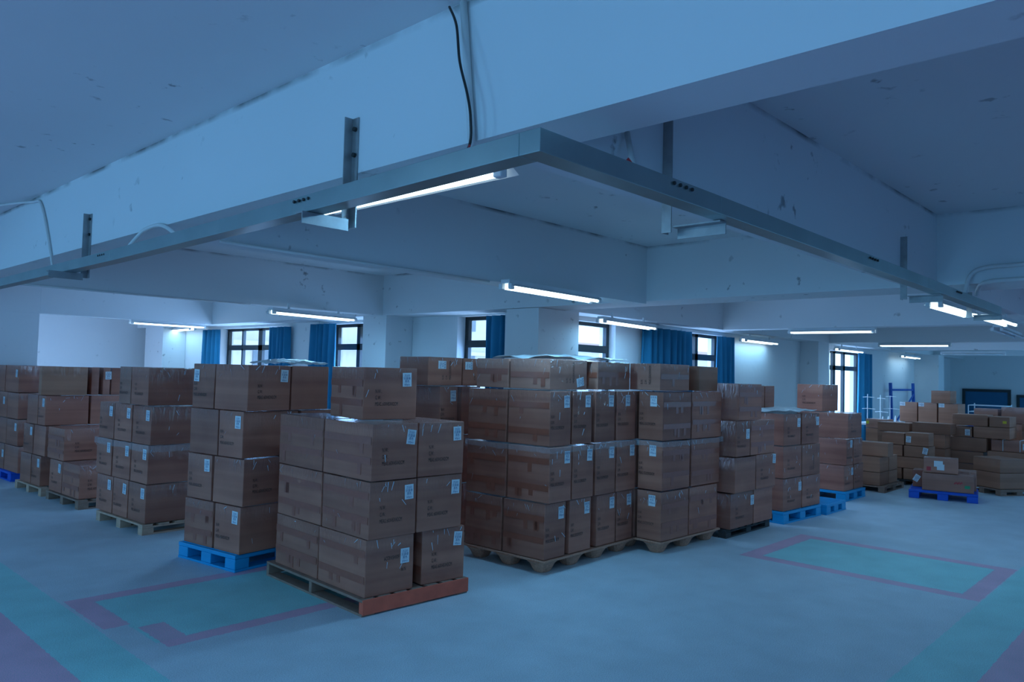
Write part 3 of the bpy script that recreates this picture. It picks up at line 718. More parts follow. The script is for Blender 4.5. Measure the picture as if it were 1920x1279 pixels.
# --- frontmost stack on the red-sided pallet
P = (3.344, 4.557)
pallet_stringer(P, -2.5, 1.0, 1.46, 0.12, 'weathered wooden pallet with a reddish side board under the frontmost cartons')
g = 'cartons on the frontmost pallet'; T_ = dict(tape='XY')
stack(P, -2.5, 'frontmost pallet', g, [
    (0.03, 0.47, 0.02, 0.68, 0.12, 0.42, 'bottom layer at the corner, print upside down', d(text='Y', flip=True, sticker=('Y', 0.30, 0.62), tape='XY')),
    (0.03, 0.47, 0.69, 1.38, 0.12, 0.42, 'bottom layer behind the corner one', dict(tape='X')),
    (0.575, 0.995, 0.03, 0.64, 0.12, 0.42, 'bottom layer standing apart beyond a dark gap', d(Y_, T_, dr=-3)),
    (0.52, 0.98, 0.72, 1.36, 0.12, 0.42, 'bottom layer at the hidden back corner', N_),
    (0.025, 0.455, -0.01, 0.64, 0.542, 0.42, 'second layer at the corner', d(Y_, T_)),
    (0.025, 0.46, 0.655, 1.36, 0.542, 0.42, 'second layer behind the corner one', dict(tape='X')),
    (0.465, 0.915, -0.005, 0.62, 0.542, 0.42, 'second layer beside the corner one', d(Y_, T_)),
    (0.48, 0.93, 0.66, 1.34, 0.542, 0.42, 'second layer at the hidden back corner', N_),
    (0.025, 0.445, -0.02, 0.65, 0.964, 0.42, 'third layer at the corner, sticker tilted', d(text='Y', sticker=('Y', 0.34, 0.74, 7), tape='XY')),
    (0.025, 0.45, 0.66, 1.37, 0.964, 0.42, 'third layer behind the corner one', dict(tape='X')),
    (0.455, 0.915, -0.01, 0.62, 0.964, 0.42, 'third layer beside the corner one', d(Y_, tape='Y')),
    (0.46, 0.92, 0.655, 1.33, 0.964, 0.42, 'third layer at the hidden back corner', N_),
    (0.20, 0.68, 0.30, 0.90, 1.386, 0.415, 'alone on top of the third layer', d(text='Y', sticker=('Y', 0.30, 0.76), tape='X', dr=-7)),
])
# --- left row, stack on the light blue pallet
P = (3.24, 6.25)
pallet_blue(P, 8, 1.2, 0.86, 0.145, 'light blue plastic pallet under the second stack of the window-side row')
g = 'cartons on the light blue pallet beside the frontmost stack'; ph = 'light blue pallet'
stack(P, 8, ph, g, [
    (0.02, 0.62, 0.375, 0.82, 0.15, 0.41, 'bottom layer away from the corner', dict(tape='X')),
    (0.02, 0.62, -0.02, 0.355, 0.15, 0.41, 'bottom layer at the corner', d(X_)),
    (0.63, 1.18, 0.0, 0.42, 0.15, 0.41, 'bottom layer inside the row', N_),
    (0.02, 0.62, 0.42, 0.80, 0.562, 0.41, 'second layer away from the corner', d(X_)),
    (0.02, 0.47, -0.04, 0.40, 0.562, 0.41, 'second layer at the corner', dict(text='Y')),
    (0.49, 1.06, -0.03, 0.40, 0.562, 0.41, 'second layer inside the row', N_),
    (0.02, 0.62, 0.355, 0.79, 0.974, 0.41, 'third layer away from the corner', N_),
    (0.02, 0.62, -0.01, 0.345, 0.974, 0.41, 'third layer at the corner', d(X_)),
    (0.64, 1.06, -0.02, 0.40, 0.974, 0.41, 'third layer inside the row', N_),
    (0.02, 0.62, 0.44, 0.78, 1.386, 0.41, 'top layer away from the corner', d(text='X', sticker=('X', -0.3, 0.72))),
    (0.02, 0.478, -0.055, 0.43, 1.386, 0.41, 'top layer at the corner', d(Y_)),
    (0.49, 0.93, -0.05, 0.43, 1.386, 0.41, 'top layer with a row of film glints', N_),
])
# --- three cartons abreast
P = (3.22, 8.2)
pallet_block(P, 3, 1.15, 1.15, 0.11, 'pale wooden block pallet under the stack three cartons wide')
g = 'cartons in the stack three abreast'; ph = 'stack three cartons wide'
rows = []
for k, (ys, z) in enumerate((([(0.0, 0.41), (0.43, 0.80), (0.815, 1.24)], 0.115), ([(-0.01, 0.39), (0.41, 0.85), (0.875, 1.28)], 0.522), ([(-0.045, 0.39), (0.41, 0.84), (0.855, 1.25)], 0.929))):
    for (y0, y1), wh in zip(ys, ('at the corner', 'in the middle', 'at the far end')):
        rows.append((0.02, 0.62, y0, y1, z, 0.405, '%s %s' % (LAY[k], wh), d(X_)))
rows += [(0.02, 0.62, 0.05, 0.46, 1.336, 0.405, 'top layer at the corner', d(text='X')), (0.02, 0.62, 0.47, 0.76, 1.336, 0.405, 'top layer beside the corner one', d(text='X', mt='wrap'))]
rows += [(0.64, 1.16, 0.0, 0.42, 0.115, 0.405, 'bottom layer inside the row', N_), (0.64, 1.16, 0.0, 0.42, 0.522, 0.405, 'second layer inside the row', N_),
         (0.64, 1.16, 0.0, 0.42, 0.929, 0.405, 'third layer inside the row', N_), (0.64, 1.16, 0.05, 0.46, 1.336, 0.405, 'top layer inside the row', N_)]
stack(P, 3, ph, g, rows)
# --- low two-layer stack
P = (3.20, 10.08)
pallet_block(P, 2, 1.15, 1.10, 0.11, 'dark wooden pallet under the low two-layer stack', 'darkwood')
g = 'cartons in the low two-layer stack'; ph = 'low two-layer stack'
stack(P, 2, ph, g, [
    (0.02, 0.47, 0.06, 0.63, 0.115, 0.405, 'bottom layer at the corner', dict(text='Y', tape='X')),
    (0.02, 0.60, 0.65, 1.09, 0.115, 0.405, 'bottom layer away from the corner', d(X_)),
    (0.49, 1.05, 0.06, 0.63, 0.115, 0.405, 'bottom layer inside the row', N_),
    (0.02, 0.62, 0.62, 1.20, 0.522, 0.405, 'upper layer, ribbed side outward', dict(text='Y', tape='X')),
])
# --- tall irregular stack
P = (3.15, 11.35)
pallet_block(P, 2, 1.15, 1.05, 0.11, 'pale wooden pallet under the tall irregular stack')
g = 'cartons in the tall irregular stack'; ph = 'tall stack behind the low one'
stack(P, 2, ph, g, [
    (0.02, 0.56, 0.14, 0.495, 0.115, 0.40, 'bottom layer at the corner', d(X_)),
    (0.02, 0.56, 0.51, 0.94, 0.115, 0.40, 'bottom layer away from the corner', N_),
    (0.02, 0.56, 0.01, 0.46, 0.518, 0.40, 'second layer at the corner', N_),
    (0.02, 0.56, 0.48, 0.87, 0.518, 0.40, 'second layer away from the corner', d(X_)),
    (0.02, 0.56, 0.06, 0.34, 0.921, 0.40, 'third layer at the corner', d(X_)),
    (0.02, 0.56, 0.355, 0.77, 0.921, 0.40, 'third layer away from the corner', N_),
    (0.0, 0.54, 0.0, 0.42, 1.324, 0.385, 'top layer, broad side facing the aisle', dict(mt='cardfar', dr=-13)),
    (0.58, 1.12, 0.06, 0.50, 0.115, 0.40, 'bottom layer inside the row', N_),
    (0.58, 1.12, 0.06, 0.50, 0.518, 0.40, 'second layer inside the row', N_),
    (0.58, 1.12, 0.06, 0.50, 0.921, 0.40, 'third layer inside the row', N_),
    (0.58, 0.685, 0.08, 0.50, 1.324, 0.385, 'top layer beside the broad one', dict(mt='wrap', look='narrow shiny carton')),
    (0.73, 0.83, 0.08, 0.50, 1.324, 0.385, 'top layer past a dark gap', dict(mt='wrap', look='narrow shiny carton', sticker=('Y', 0.2, 0.7))),
    (0.84, 1.12, 0.08, 0.50, 1.324, 0.385, 'top layer, darker, past the shiny ones', N_),
])
# --- stack at the edge of the view
P = (3.20, 12.98)
pallet_blue(P, 2, 1.2, 1.10, 0.135, 'deep blue plastic pallet at the edge of the view', 'deeppallet')
g = 'cartons on the blue pallet at the end of the row'; ph = 'last stack on blue pallet'
stack(P, 2, ph, g, [
    (0.02, 0.60, -0.21, 0.42, 0.14, 0.385, 'bottom layer at the corner', N_),
    (0.02, 0.60, 0.44, 1.10, 0.14, 0.385, 'bottom layer away from the corner', d(sticker=('X', 0.42, 0.6))),
    (0.02, 0.60, -0.14, 0.38, 0.527, 0.385, 'second layer at the corner', d(sticker=('X', 0.3, 0.7))),
    (0.02, 0.60, 0.395, 1.09, 0.527, 0.385, 'second layer away from the corner', N_),
    (0.02, 0.60, -0.10, 0.40, 0.914, 0.385, 'third layer at the corner', N_),
    (0.02, 0.60, 0.41, 1.14, 0.914, 0.385, 'third layer away from the corner', d(sticker=('X', 0.3, 0.65))),
    (0.02, 0.60, -0.06, 0.55, 1.301, 0.40, 'top layer at the corner', d(sticker=('X', 0.35, 0.7))),
    (0.02, 0.60, 0.57, 1.20, 1.301, 0.40, 'top layer away from the corner', N_),
])
# --- stack seen between the two front stacks
P = (4.95, 5.78)
pallet_block(P, 3, 1.15, 0.95, 0.125, 'wooden pallet hidden behind the four-wide stack', 'darkwood')
g = 'cartons between the two front stacks'; ph = 'stack between the front two'
stack(P, 3, ph, g, [
    (0.16, 0.42, 0.0, 0.55, 0.13, 0.498, 'bottom layer at the corner', N_),
    (0.47, 0.76, 0.0, 0.55, 0.13, 0.498, 'bottom layer beside the corner one', N_),
    (0.16, 0.42, 0.0, 0.55, 0.63, 0.498, 'second layer at the corner', N_),
    (0.47, 0.76, 0.0, 0.55, 0.63, 0.498, 'second layer beside the corner one', N_),
    (0.16, 0.42, -0.01, 0.55, 1.13, 0.498, 'third layer at the corner', d(Y_, style='B')),
    (0.47, 0.76, -0.01, 0.55, 1.13, 0.498, 'third layer beside the corner one', N_),
    (-0.01, 0.48, 0.0, 0.43, 1.632, 0.29, 'lying on top with a sideways sticker', d(text='Y', vert=True, style='B', sticker=('Y', -0.1, 0.72, 90))),
    (0.49, 0.92, 0.0, 0.43, 1.632, 0.29, 'lying on top, partly behind the four-wide stack', d(text='Y', vert=True, style='B', sticker=('Y', -0.3, 0.72, 90))),
])
# --- four narrow cartons wide
P = (5.19, 4.42)
pallet_pressed(P, 2, 1.45, 1.02, 0.125, 'pressed chip pallet on cup feet under the stack four cartons wide', 4)
g = 'narrow cartons in the stack four abreast'; ph = 'four-wide stack'
rows = []
BX = [[(0.0, 0.31), (0.365, 0.71), (0.80, 1.13), (1.145, 1.44)], [(0.0, 0.33), (0.345, 0.68), (0.71, 1.05), (1.065, 1.42)], [(0.0, 0.32), (0.34, 0.65), (0.70, 1.04), (1.07, 1.42)]]
for k in range(3):
    z = 0.13+0.502*k
    y0 = (0.01, -0.03, -0.02)[k]
    for (x0, x1), wh in zip(BX[k], ('at the corner', 'second from the corner', 'third from the corner', 'fourth from the corner')):
        st = ('Y',) if (k, x0) != (2, 1.07) else ('Y', 0.05, 0.80)
        rows.append((x0, x1, y0, y0+0.50, z, 0.495, '%s %s' % (LAY[k], wh), dict(text='Y', style='B', sticker=st, tape='XY' if x0 == 0 else False)))
    rows.append((0.0, 0.45, y0+0.515, 1.0, z, 0.495, '%s behind the corner one' % LAY[k], dict(tape='X')))
rows += [
    (0.0, 0.57, -0.01, 0.47, 1.638, 0.28, 'lying on top at the corner, sideways print', d(text='Y', vert=True, style='B', sticker=('Y', 0.30, 0.25, 80), tape='X', mt='wrap')),
    (0.0, 0.57, 0.485, 0.90, 1.638, 0.28, 'lying flat on top behind the corner one', d(tape='X', mt='wrap')),
    (0.73, 1.32, -0.01, 0.45, 1.638, 0.275, 'lying flat on top past the gap', d(tape='XY', mt='wrap', dr=1)),
]
stack(P, 2, ph, g, rows)
# --- stack beside it
P = (6.66, 4.16)
pallet_pressed(P, -1, 1.18, 1.0, 0.125, 'pressed chip pallet on cup feet beside the four-wide stack')
g = 'cartons in the stack two long cartons wide'; ph = 'stack past the four-wide one'
rows = []
for k, (xa, xb) in enumerate((((0.0, 0.52), (0.53, 1.11)), ((0.0, 0.53), (0.555, 1.15)), ((0.0, 0.54), (0.555, 1.18)))):
    z = 0.13+0.502*k
    rows.append((xa[0], xa[1], 0.0, 0.30, z, 0.495, '%s at the corner' % LAY[k], dict(text='X', style='B', sticker=('X', 0.12, 0.80, 0), tape='Y')))
    rows.append((xb[0], xb[1], 0.0, 0.30, z, 0.495, '%s beside the corner one' % LAY[k], dict(tape='Y')))
    rows.append((0.0, 1.1, 0.32, 0.62, z, 0.495, '%s in the hidden second row' % LAY[k], N_))
rows += [(0.0, 0.56, 0.04, 0.42, 1.638, 0.28, 'lying flat on top at the corner', d(text='X', style='B', vert=True, mt='wrap', tape='Y')),
         (0.67, 1.18, 0.03, 0.38, 1.638, 0.27, 'lying askew on top beside the corner one', dict(dr=7, mt='cardfar'))]
stack(P, -1, ph, g, rows)
# --- black pallet
P = (7.9, 4.10)
pallet_block(P, 0, 1.10, 1.0, 0.10, 'black wooden pallet under the stack with crushed corners', 'blackwood')
g = 'cartons on the black pallet'; ph = 'black pallet'
stack(P, 0, ph, g, [
    (0.0, 0.56, -0.05, 0.45, 0.105, 0.40, 'bottom layer at the corner', dict(text='Y', sticker=('Y', 0.44, 0.7), crush=0.008)),
    (0.57, 1.07, -0.05, 0.45, 0.105, 0.40, 'bottom layer beside the corner one', N_),
    (0.0, 0.51, -0.10, 0.45, 0.508, 0.40, 'second layer at the corner', d(sticker=('X', -0.3, 0.75), crush=0.008)),
    (0.52, 1.03, -0.10, 0.45, 0.508, 0.40, 'second layer beside the corner one', dict(text='Y', sticker=('Y', 0.42, 0.82))),
    (0.0, 0.34, -0.11, 0.45, 0.911, 0.40, 'third layer at the corner', dict(text='Y', sticker=('Y', 0.30, 0.62))),
    (0.35, 0.97, -0.11, 0.45, 0.911, 0.40, 'third layer beside the corner one', dict(tape='Y')),
    (0.03, 0.60, -0.12, 0.45, 1.316, 0.41, 'alone on top', dict(text='X', tape='Y')),
])
# --- three layers on blue pallet
P = (9.24, 4.03)
pallet_blue(P, -3, 1.05, 1.2, 0.145, 'light blue plastic pallet under the neat three-layer stack')
g = 'cartons in the neat three-layer stack'; ph = 'neat three-layer stack'
rows = []
for k, (a, b_) in enumerate((((0.02, 0.53), (0.54, 1.06)), ((0.02, 0.52), (0.53, 1.05)), ((0.02, 0.49), (0.52, 1.02)))):
    z = 0.15+0.405*k
    rows.append((a[0], a[1], 0.02, 0.60, z, 0.40, '%s at the corner' % LAY[k], dict(text='Y', sticker=(None, ('Y', 0.38, 0.70), None, ('Y', 0.36, 0.70))[[1, 0, 3][k]])))
    rows.append((b_[0], b_[1], 0.02, 0.60, z, 0.40, '%s beside the corner one' % LAY[k], dict(text='Y', sticker=(None, None, ('Y', 0.38, 0.72))[k], vert=(k == 1))))
    rows.append((0.03, 1.0, 0.62, 1.16, z, 0.40, '%s in the hidden second row' % LAY[k], N_))
rows += [(0.42, 0.74, 0.66, 1.1, 1.368, 0.33, 'on top at the back, against the bare wall', N_), (0.75, 1.02, 0.66, 1.1, 1.368, 0.33, 'on top at the back, film shining', N_)]
stack(P, -3, ph, g, rows)
# --- empty pallet and the farthest stack of the row
pallet_blue((10.36, 3.93), 0, 0.70, 1.1, 0.13, 'empty light blue plastic pallet between two stacks')
P = (11.72, 4.17)
pallet_blue(P, 0, 0.84, 1.2, 0.14, 'light blue plastic pallet under the last stack before the loose pile')
g = 'cartons in the last stack before the loose pile'; ph = 'last stack before the loose pile'
stack(P, 0, ph, g, [
    (0.02, 0.40, 0.03, 0.72, 0.145, 0.385, 'bottom layer at the corner', dict(text='Y', sticker=('Y', 0.35, 0.72))),
    (0.43, 0.83, 0.03, 0.72, 0.145, 0.385, 'bottom layer beside the corner one', dict(text='Y')),
    (0.02, 0.29, 0.0, 0.72, 0.533, 0.39, 'second layer at the corner', dict(text='Y', sticker=('Y', 0.2, 0.8))),
    (0.31, 0.70, 0.0, 0.72, 0.533, 0.39, 'second layer beside the corner one', dict(text='Y')),
    (0.02, 0.60, -0.02, 0.72, 0.926, 0.385, 'third layer, crushed top', dict(text='Y', crush=0.012)),
    (0.04, 0.68, 0.37, 0.77, 1.315, 0.415, 'alone on top against the far window', dict(text='X')),
])

# --- loose pile of long cartons further in
g = 'loose cartons on the low dark pallet'
def pile(rows, group, ph, mt='cardfar'):
    for x0, x1, y0, y1, z0, z1, where, opt in rows:
        opt = dict(opt); opt.setdefault('mt', mt); look = opt.pop('look', 'long tan carton')
        carton((x0+x1)/2, (y0+y1)/2, z0, x1-x0, y1-y0, z1-z0, opt.pop('dr', 0), '%s, %s%s' % (look, where, (', '+ph) if ph else ''), group, **opt)
def spot(parent, face, u, v, w_, h_, material, name='colour_label'):
    return None
pallet_block((13.17, 4.08), 0, 1.0, 0.95, 0.10, 'low dark wooden pallet at the start of the loose pile', 'darkwood')
pile([
    (13.20, 13.64, 4.16, 4.95, 0.105, 0.315, 'bottom at the aisle corner', {}),
    (13.66, 14.10, 4.16, 4.95, 0.105, 0.315, 'bottom behind the aisle corner', {}),
    (13.20, 13.64, 4.16, 4.95, 0.318, 0.565, 'with a yellow spot on its side', dict(sticker=None)),
    (13.66, 14.10, 4.16, 4.95, 0.318, 0.565, 'upper level behind the yellow-spotted one', {}),
    (13.30, 13.58, 4.07, 4.85, 0.568, 0.80, 'laid across the top', {}),
], g, 'low dark pallet')
yl = [o for o in COL.objects if o.get('label', '').startswith('long tan carton, with a yellow spot')][0]
def patch(parent, loc, w_, h_, material, rz=-90, label=None, name='paper_label'):
    bm = bmesh.new(); box(bm, -w_/2, w_/2, -0.0006, 0.0006, -h_/2, h_/2); o = finish(name, bm, material, parent); o.location = loc; o.rotation_euler = (0, 0, R(rz))
    if label: o['label'] = label
    return o
patch(yl, (-0.219, -0.05, 0.13), 0.055, 0.07, M['yellow'], label='yellow label')
# second pile
pallet_block((14.56, 3.72), 0, 1.0, 1.0, 0.09, 'dark wooden pallet under the waist-high pile', 'blackwood')
g = 'cartons in the waist-high pile'
pile([
    (14.60, 15.05, 4.24, 4.70, 0.095, 0.29, 'bottom level, far end', {}),
    (14.60, 15.05, 3.80, 4.22, 0.095, 0.29, 'bottom level with a white label', dict(sticker=('X', 0.1, 0.5))),
    (14.60, 15.05, 3.74, 4.32, 0.293, 0.49, 'second level', {}),
    (14.62, 15.05, 4.34, 4.70, 0.293, 0.49, 'second level, far end', {}),
    (14.60, 15.0, 4.23, 4.68, 0.493, 0.69, 'third level, far end', {}),
    (14.60, 15.0, 3.81, 4.21, 0.493, 0.69, 'third level with a tilted white label', dict(sticker=('X', 0.36, 0.6, 12))),
    (14.60, 14.95, 4.20, 4.58, 0.693, 0.90, 'top level, far end', {}),
    (14.60, 14.92, 3.81, 4.19, 0.693, 0.92, 'top level with a white label', dict(sticker=('X', -0.35, 0.45, 3))),
], g, 'waist-high pile')
# third pile behind it
g = 'cartons behind the waist-high pile'
rows = []
for k, (z0, z1) in enumerate(((0.0, 0.2), (0.203, 0.40), (0.403, 0.60), (0.603, 0.855))):
    rows.append((15.6, 16.0, 3.80, 4.36, z0, z1, ('floor', 'second', 'third', 'fourth')[k] + ' level by the gap', {}))
    rows.append((15.6, 16.0, 4.40, 4.97, z0, z1, ('floor', 'second', 'third', 'fourth')[k] + ' level inward', {}))
rows += [(15.6, 16.0, 4.40, 4.97, 0.858, 1.03, 'top level inward', {}), (15.6, 16.0, 3.71, 4.36, 0.858, 1.06, 'top level by the gap, lid bulging', {})]
pile(rows, g, 'pile behind the waist-high one')
# three rows of square cartons with white labels
g = 'square cartons with white corner labels'
rows = []
for k, z0 in enumerate((0.0, 0.475, 0.95)):
    for (y0, y1), wh in zip(((4.15, 4.52), (4.54, 4.91), (4.925, 5.28)), ('at the aisle end', 'in the middle', 'at the inner end')):
        rows.append((18.0, 18.62, y0, y1, z0, z0+0.42+(0.052 if k < 2 else 0), '%s row %s' % (('bottom', 'middle', 'top')[k], wh), dict(look='square carton', sticker=('X', -0.33, 0.90, 90))))
pile(rows, g, 'corner-labelled block')
pile([(18.0, 18.5, 4.29, 4.66, 1.373, 1.64, 'alone on top of the corner-labelled block', dict(look='single small carton'))], g, '')
# big pile by the blue pallet
g = 'cartons in the big loose pile'; ph = 'big pile beyond the blue pallet'
pile([
    (16.0, 16.5, 3.29, 3.92, 0.0, 0.34, 'floor level, inner end', {}), (16.0, 16.5, 2.60, 3.27, 0.0, 0.34, 'floor level, outer end', {}),
    (16.0, 16.45, 3.28, 3.92, 0.343, 0.565, 'second level, inner end', {}), (16.0, 16.45, 2.60, 3.22, 0.343, 0.60, 'second level, outer end', {}),
    (16.0, 16.45, 3.23, 3.86, 0.568, 0.82, 'third level with small print', {}),
    (16.0, 16.45, 3.46, 3.79, 0.823, 1.01, 'fourth level with a white label', dict(sticker=('X', 0.28, 0.45))),
    (16.0, 16.60, 2.87, 3.44, 0.823, 1.03, 'fourth level, longer one', {}),
    (16.0, 16.45, 3.21, 3.79, 1.033, 1.24, 'top level, film loose on it', {}),
    (16.0, 16.58, 2.87, 3.19, 1.033, 1.22, 'top level with a yellow spot', {}),
    (16.62, 17.0, 2.50, 2.80, 0.0, 0.95, 'tall one standing at the outer end', dict(look='tall tan carton')),
    (16.62, 17.0, 2.50, 2.80, 0.953, 1.10, 'labelled small one on the tall carton', dict(sticker=('X', 0.0, 0.5, 90), look='small tan carton')),
], g, ph)
yl = [o for o in COL.objects if o.get('label', '').startswith('long tan carton, top level with a yellow spot')][0]
patch(yl, (-0.289, -0.08, 0.09), 0.06, 0.045, M['yellow'], label='yellow label')
pile([(16.05, 16.45, 2.60, 3.17, 0.604, 0.808, 'bound with two white straps and loose film', dict(look='wrapped carton', mt='wrap', sticker=('X', 0.42, 0.5)))], g, ph)
st = [o for o in COL.objects if o.get('label', '').startswith('wrapped carton, bound')][0]
for yy in (0.10, -0.16):
    bm = bmesh.new(); tube(bm, [(-0.204, yy, 0.005), (-0.204, yy, 0.206), (0.19, yy, 0.207)], 0.006, 6); finish('strap', bm, M['whitemetal'], st)
pile([
    (17.2, 17.7, 3.28, 3.70, 0.0, 0.58, 'standing on the floor behind the pile', dict(look='big tan carton')), (17.2, 17.7, 3.28, 3.70, 0.583, 1.16, 'second of the three stacked behind the pile', dict(look='big tan carton')),
    (17.2, 17.6, 3.28, 3.69, 1.163, 1.33, 'film-wrapped, top of the three behind the pile', dict(look='low shiny carton', mt='wrap')),
    (17.2, 17.7, 2.60, 3.23, 0.0, 0.52, 'floor level at the outer back', dict(look='big tan carton')), (17.2, 17.7, 2.60, 3.23, 0.523, 1.06, 'middle level at the outer back', dict(look='big tan carton')),
    (17.2, 17.65, 2.62, 3.23, 1.063, 1.37, 'film-wrapped, top at the outer back', dict(look='shiny wrapped carton', mt='wrap')),
], 'big cartons behind the loose pile', '')
# blue pallet in the aisle
P = (13.22, 2.775)
pallet_blue(P, 12, 0.80, 0.93, 0.13, 'deep blue plastic pallet standing alone in the aisle', 'deeppallet', skid=False)
g = 'cartons on the lone blue pallet'
stack(P, 12, 'lone blue pallet', g, [
    (0.03, 0.33, 0.05, 0.75, 0.136, 0.27, 'lying along the front with red and green marks', dict(look='long taped carton', mt='wrap')),
    (0.36, 0.72, 0.02, 0.62, 0.136, 0.30, 'lying behind the long taped one', dict(look='whitish carton', mt='wrap')),
    (0.33+0.05, 0.70, 0.70, 0.90, 0.136, 0.27, 'small upright one at the inner end', dict(look='small carton', sticker=('X', -0.2, 0.5, 30))),
    (0.05, 0.33, 0.26, 0.73, 0.408, 0.235, 'on top, plastered with white papers', dict(look='wrapped carton', mt='wrap')),
])
o = [q for q in COL.objects if q.get('label', '').startswith('long taped carton')][0]
patch(o, (-0.1475, -0.26, 0.09), 0.07, 0.045, M['green'], label='green label'); 
bm = bmesh.new()
for k in range(3): tube(bm, [(-0.05+0.035*k, 0, -0.018), (-0.02+0.035*k, 0, 0.022)], 0.006, 6)
tube(bm, [(-0.055, 0, 0.0), (0.06, 0, 0.004)], 0.006, 6)
e = finish('red_mark', bm, M['redprint'], o); e.location = (-0.1460, -0.14, 0.14); e.rotation_euler = (0, 0, R(-90)); e['label'] = 'red stamped mark'
o = [q for q in COL.objects if q.get('label', '').startswith('wrapped carton, on top, plastered')][0]
patch(o, (-0.1375, 0.03, 0.14), 0.12, 0.09, M['sticker']); patch(o, (-0.1392, 0.0, 0.09), 0.10, 0.09, M['sticker'])
patch(o, (-0.1375, 0.16, 0.06), 0.06, 0.06, M['redprint'], name='red_mark')
# two cartons on the turned pallet
P = (14.45, 2.72)
pallet_block(P, -34, 0.75, 0.75, 0.10, 'dark wooden pallet turned towards the aisle', 'darkwood')
g = 'cartons on the turned pallet'
stack(P, -34, 'turned pallet', g, [
    (0.02, 0.50, 0.03, 0.52, 0.105, 0.26, 'lower of the two', dict(look='tan carton', mt='cardfar')),
    (0.0, 0.50, 0.01, 0.55, 0.368, 0.225, 'upper of the two', dict(look='tan carton', mt='cardfar')),
    (0.54, 0.74, 0.1, 0.5, 0.105, 0.20, 'low one at the outer side', dict(look='crumpled carton', mt='cardfar', crush=0.01)),
])

# ------------------------------------------------------------------ thread stands on a table, far window
root = empty('work_table', (18.2, 5.70, 0)); tag(root, 'pale work table below the thread stands by the far window', 'table')
b2('table_top', [(-0.9, 0.9, -0.30, 0.30, 0.86, 0.90)], M['whitemetal'], root)
for sx in (-0.85, 0.85):
    for sy in (-0.27, 0.27): b2('leg', [(sx-0.02, sx+0.02, sy-0.02, sy+0.02, 0, 0.86)], M['whitemetal'], root)
def thread_stand(x, y, h_, label, arms):
    r_ = empty('thread_stand', (x, y, 0.90)); tag(r_, label, 'thread stand', 'wire thread stands')
    b2('base', [(-0.09, 0.09, -0.09, 0.09, 0, 0.012)], M['whitemetal'], r_)
    bm = bmesh.new(); tube(bm, [(0, 0, 0.012), (0, 0, h_)], 0.008, 6); finish('post', bm, M['whitemetal'], r_)
    for z, l in arms:
        bm = bmesh.new(); tube(bm, [(0, -l, z), (0, 0.01, z+0.01), (0, l*0.7, z)], 0.006, 6); finish('arm', bm, M['whitemetal'], r_)
    return r_
thread_stand(17.5, 5.78, 0.62, 'wire thread stand with two arms next to the curtain', [(0.55, 0.14), (0.30, 0.16)])
thread_stand(18.15, 5.72, 0.60, 'wire thread stand in the middle of the table', [(0.52, 0.1), (0.22, 0.16)])
thread_stand(18.75, 5.70, 0.58, 'wire thread stand at the aisle end of the table', [(0.56, 0.13), (0.28, 0.2)])
for k, (x, y) in enumerate(((17.62, 5.50), (17.9, 5.47), (18.38, 5.47), (18.72, 5.46))):
    bm = bmesh.new(); prof = ((0, 0.035), (0.02, 0.035), (0.03, 0.028), (0.14, 0.012), (0.15, 0.008))
    rings = [[bm.verts.new((rr*math.cos(a), rr*math.sin(a), z)) for a in [2*math.pi*i/12 for i in range(12)]] for z, rr in prof]
    for p, q in zip(rings[:-1], rings[1:]):
        for i in range(12): bm.faces.new((p[i], p[(i+1) % 12], q[(i+1) % 12], q[i]))
    bm.faces.new(rings[0][::-1]); bm.faces.new(rings[-1])
    o = finish('thread_cone', bm, M['whitemetal'], smooth=True); o.location = (x, y, 0.901)
    tag(o, 'white thread cone on the work table, %s' % ('closest to the curtain', 'between two stands', 'beside the middle stand', 'at the aisle end')[k], 'thread cone', 'thread cones')
pile([(16.6, 17.0, 5.10, 5.52, 0.0, 0.42, 'floor level below the thread stands', dict(look='tan carton')), (16.6, 17.0, 5.10, 5.52, 0.423, 0.84, 'middle level below the thread stands', dict(look='tan carton')),
      (16.6, 17.0, 5.10, 5.52, 0.843, 1.03, 'low pinkish one in front of the thread stands', dict(look='flat carton', mt='wrap'))], 'cartons below the thread stands', '')
yl = [o for o in COL.objects if o.get('label', '').startswith('flat carton, low pinkish')][0]
patch(yl, (-0.199, 0.17, 0.11), 0.05, 0.06, M['yellow'], label='yellow label')
# blue upright frame leaning on the wall
root = empty('rack_frame', (20.35, 6.12, 0)); tag(root, 'blue steel rack end frame leaning on the wall beside the bright pillar', 'rack frame')
root.rotation_euler = (R(-2), 0, 0)
for x in (0, 1.85): b2('post', [(x-0.04, x+0.04, -0.03, 0.03, 0.003, 1.78)], M['rackblue'], root)
b2('crossbar', [(0.04, 1.81, -0.015, 0.015, 1.58, 1.63)], M['rackblue'], root)
b2('crossbar', [(0.04, 1.81, -0.015, 0.015, 0.30, 0.35)], M['rackblue'], root)
bm = bmesh.new(); tube(bm, [(0.03, -0.02, 0.70), (1.82, -0.02, 1.48)], 0.022, 6); finish('diagonal_brace', bm, M['rackblue'], root)
